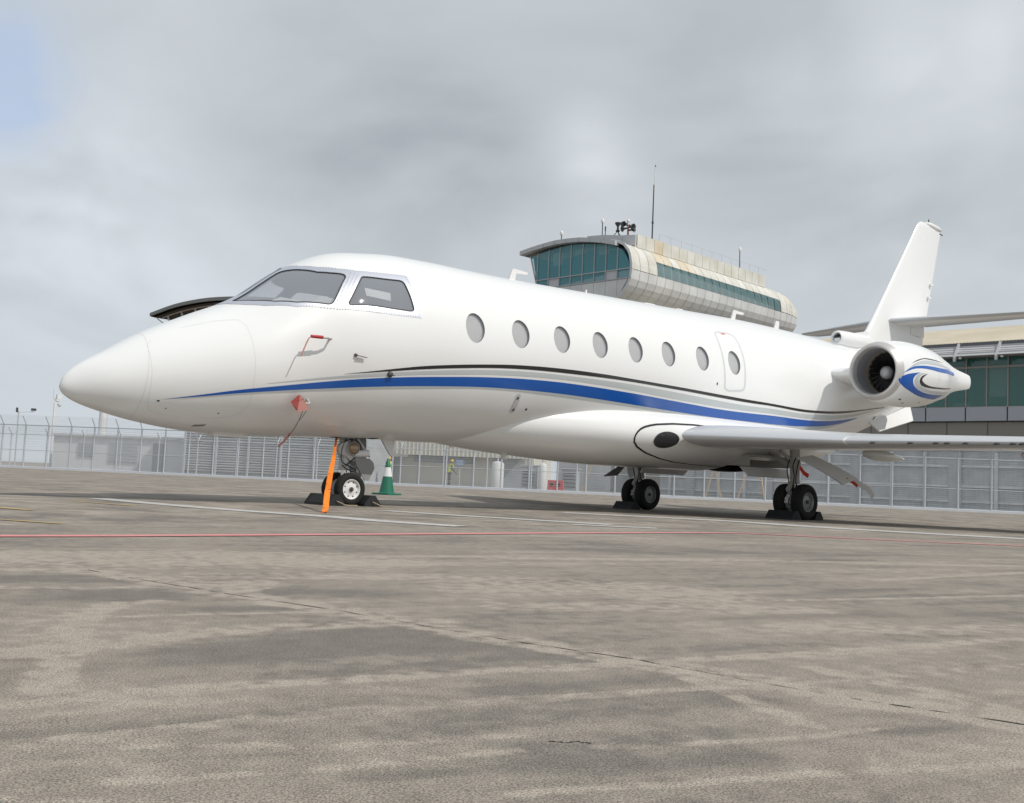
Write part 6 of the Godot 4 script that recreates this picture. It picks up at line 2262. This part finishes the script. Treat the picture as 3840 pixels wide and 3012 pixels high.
func make_person(label: String, at: Vector3, turn: float, bend: float) -> void:   # faces +z
	var t := thing("person", label, "person", at, turn)
	var hip := Vector3(0, 0.93, 0)
	var chest := Vector3(0, 1.32, 0.03 + bend * 0.2)
	var neck := chest + Vector3(0, 0.16, 0.02)
	var head := neck + Vector3(0, 0.14, 0.03)
	var bones := [[hip, chest, 0.145, 0.155], [chest, neck + Vector3(0, -0.03, 0), 0.15, 0.07], [neck, head, 0.055, 0.06]]
	for sd in [-1.0, 1.0]:
		var sh := chest + Vector3(0.19 * sd, 0.08, 0)
		var el := sh + Vector3(0.05 * sd, -0.28, 0.02 + bend * (0.4 if sd > 0.0 else 0.1))
		var wr := el + Vector3(-0.02 * sd, -0.20, 0.14 + bend * 0.3)
		bones.append([chest + Vector3(0.08 * sd, 0.06, 0), sh, 0.09, 0.07])
		bones.append([sh, el, 0.062, 0.048])
		bones.append([el, wr, 0.045, 0.032])
		var kn := Vector3(0.11 * sd, 0.50, 0.04 * sd)
		var an := Vector3(0.12 * sd, 0.09, -0.03 * sd)
		bones.append([hip + Vector3(0.09 * sd, -0.03, 0), kn, 0.095, 0.065])
		bones.append([kn, an, 0.06, 0.045])
		bones.append([an + Vector3(0, -0.04, 0), an + Vector3(0.02 * sd, -0.05, 0.15), 0.045, 0.035])
	var s := begin()
	nets(s, bones, 0.035, 0.05)
	for sd in [-1.0, 1.0]:
		var el := chest + Vector3(0.24 * sd, -0.20, 0.02 + bend * (0.4 if sd > 0.0 else 0.1))
		var wr := el + Vector3(-0.02 * sd, -0.20, 0.14 + bend * 0.3)
		var dn := (wr - el).normalized()
		var hand := [[wr - dn * 0.02, wr + dn * 0.07, 0.026, 0.03]]
		for k in 4:
			var off := Vector3((k - 1.5) * 0.019, 0, 0)
			hand.append([wr + dn * 0.08 + off, wr + dn * (0.14 - 0.008 * absf(k - 1.3)) + off + Vector3(0, -0.015, 0), 0.0095, 0.008])
		hand.append([wr + dn * 0.02 + Vector3(-0.025 * sd, 0, 0.01), wr + dn * 0.07 + Vector3(-0.055 * sd, 0, 0.02), 0.011, 0.009])
		nets(s, hand, 0.008, 0.008)
	var body_ := obj("body", s, M.cloth_dark, t)
	s = begin()
	nets(s, [[head + Vector3(0, 0.03, -0.015), head + Vector3(0, 0.03, -0.014), 0.092, 0.092], [head + Vector3(0, -0.05, 0.03), head + Vector3(0, -0.075, 0.045), 0.055, 0.035], [head + Vector3(0, 0.01, 0.09), head + Vector3(0, -0.025, 0.10), 0.012, 0.016], [head + Vector3(-0.085, -0.01, 0), head + Vector3(-0.09, 0.02, 0), 0.016, 0.018], [head + Vector3(0.085, -0.01, 0), head + Vector3(0.09, 0.02, 0), 0.016, 0.018]], 0.014, 0.025)
	obj("head", s, M.skin, body_)
	s = begin()
	lathe(s, head + Vector3(0, 0.055, -0.01), Vector3.UP, [[0, 0.115], [0.03, 0.118], [0.08, 0.10], [0.115, 0.06], [0.125, 0]], 20)
	lathe(s, head + Vector3(0, 0.055, 0.05), Vector3.UP, [[0, 0.10], [0.008, 0.10], [0.012, 0.08]], 20)
	obj("helmet", s, M.helmet, t)
	s = begin()
	nets(s, [[hip + Vector3(0, 0.06, 0), chest, 0.165, 0.172], [chest + Vector3(-0.13, 0.06, 0), chest + Vector3(0.13, 0.06, 0), 0.115, 0.115]], 0.035, 0.04)
	var vest := obj("vest", s, M.vest, t)
	s = begin()
	lathe(s, hip + Vector3(0, 0.18, 0.008 + bend * 0.08), Vector3.UP, [[0, 0.174], [0.05, 0.175]], 20)
	obj("reflective_band", s, M.cone_white, vest)

func make_people() -> void:
	make_person("person in yellow helmet and lime vest standing before the cream wall, side on", fence_at(22.33) + Vector3(0.7982, 0, -0.6024) * 15.0, 1.1, 0.3)
	make_person("person in yellow helmet and lime vest behind the green cone", fence_at(18.09) + Vector3(0.7982, 0, -0.6024) * 15.0, -0.4, 0.1)

func _ready() -> void:
	make_view()
	make_materials()
	make_ground()
	make_terminal()
	make_tower()
	make_canopy()
	make_fence()
	make_yard()
	jet = thing("business_jet", "white twin-engined business jet with blue, black and silver side stripes", "aircraft")
	make_fuselage()
	make_wings()
	make_tail()
	make_engines()
	make_antennas()
	make_nose_gear()
	make_main_gear(1.0)
	make_main_gear(-1.0)
	make_loose()
	make_people()
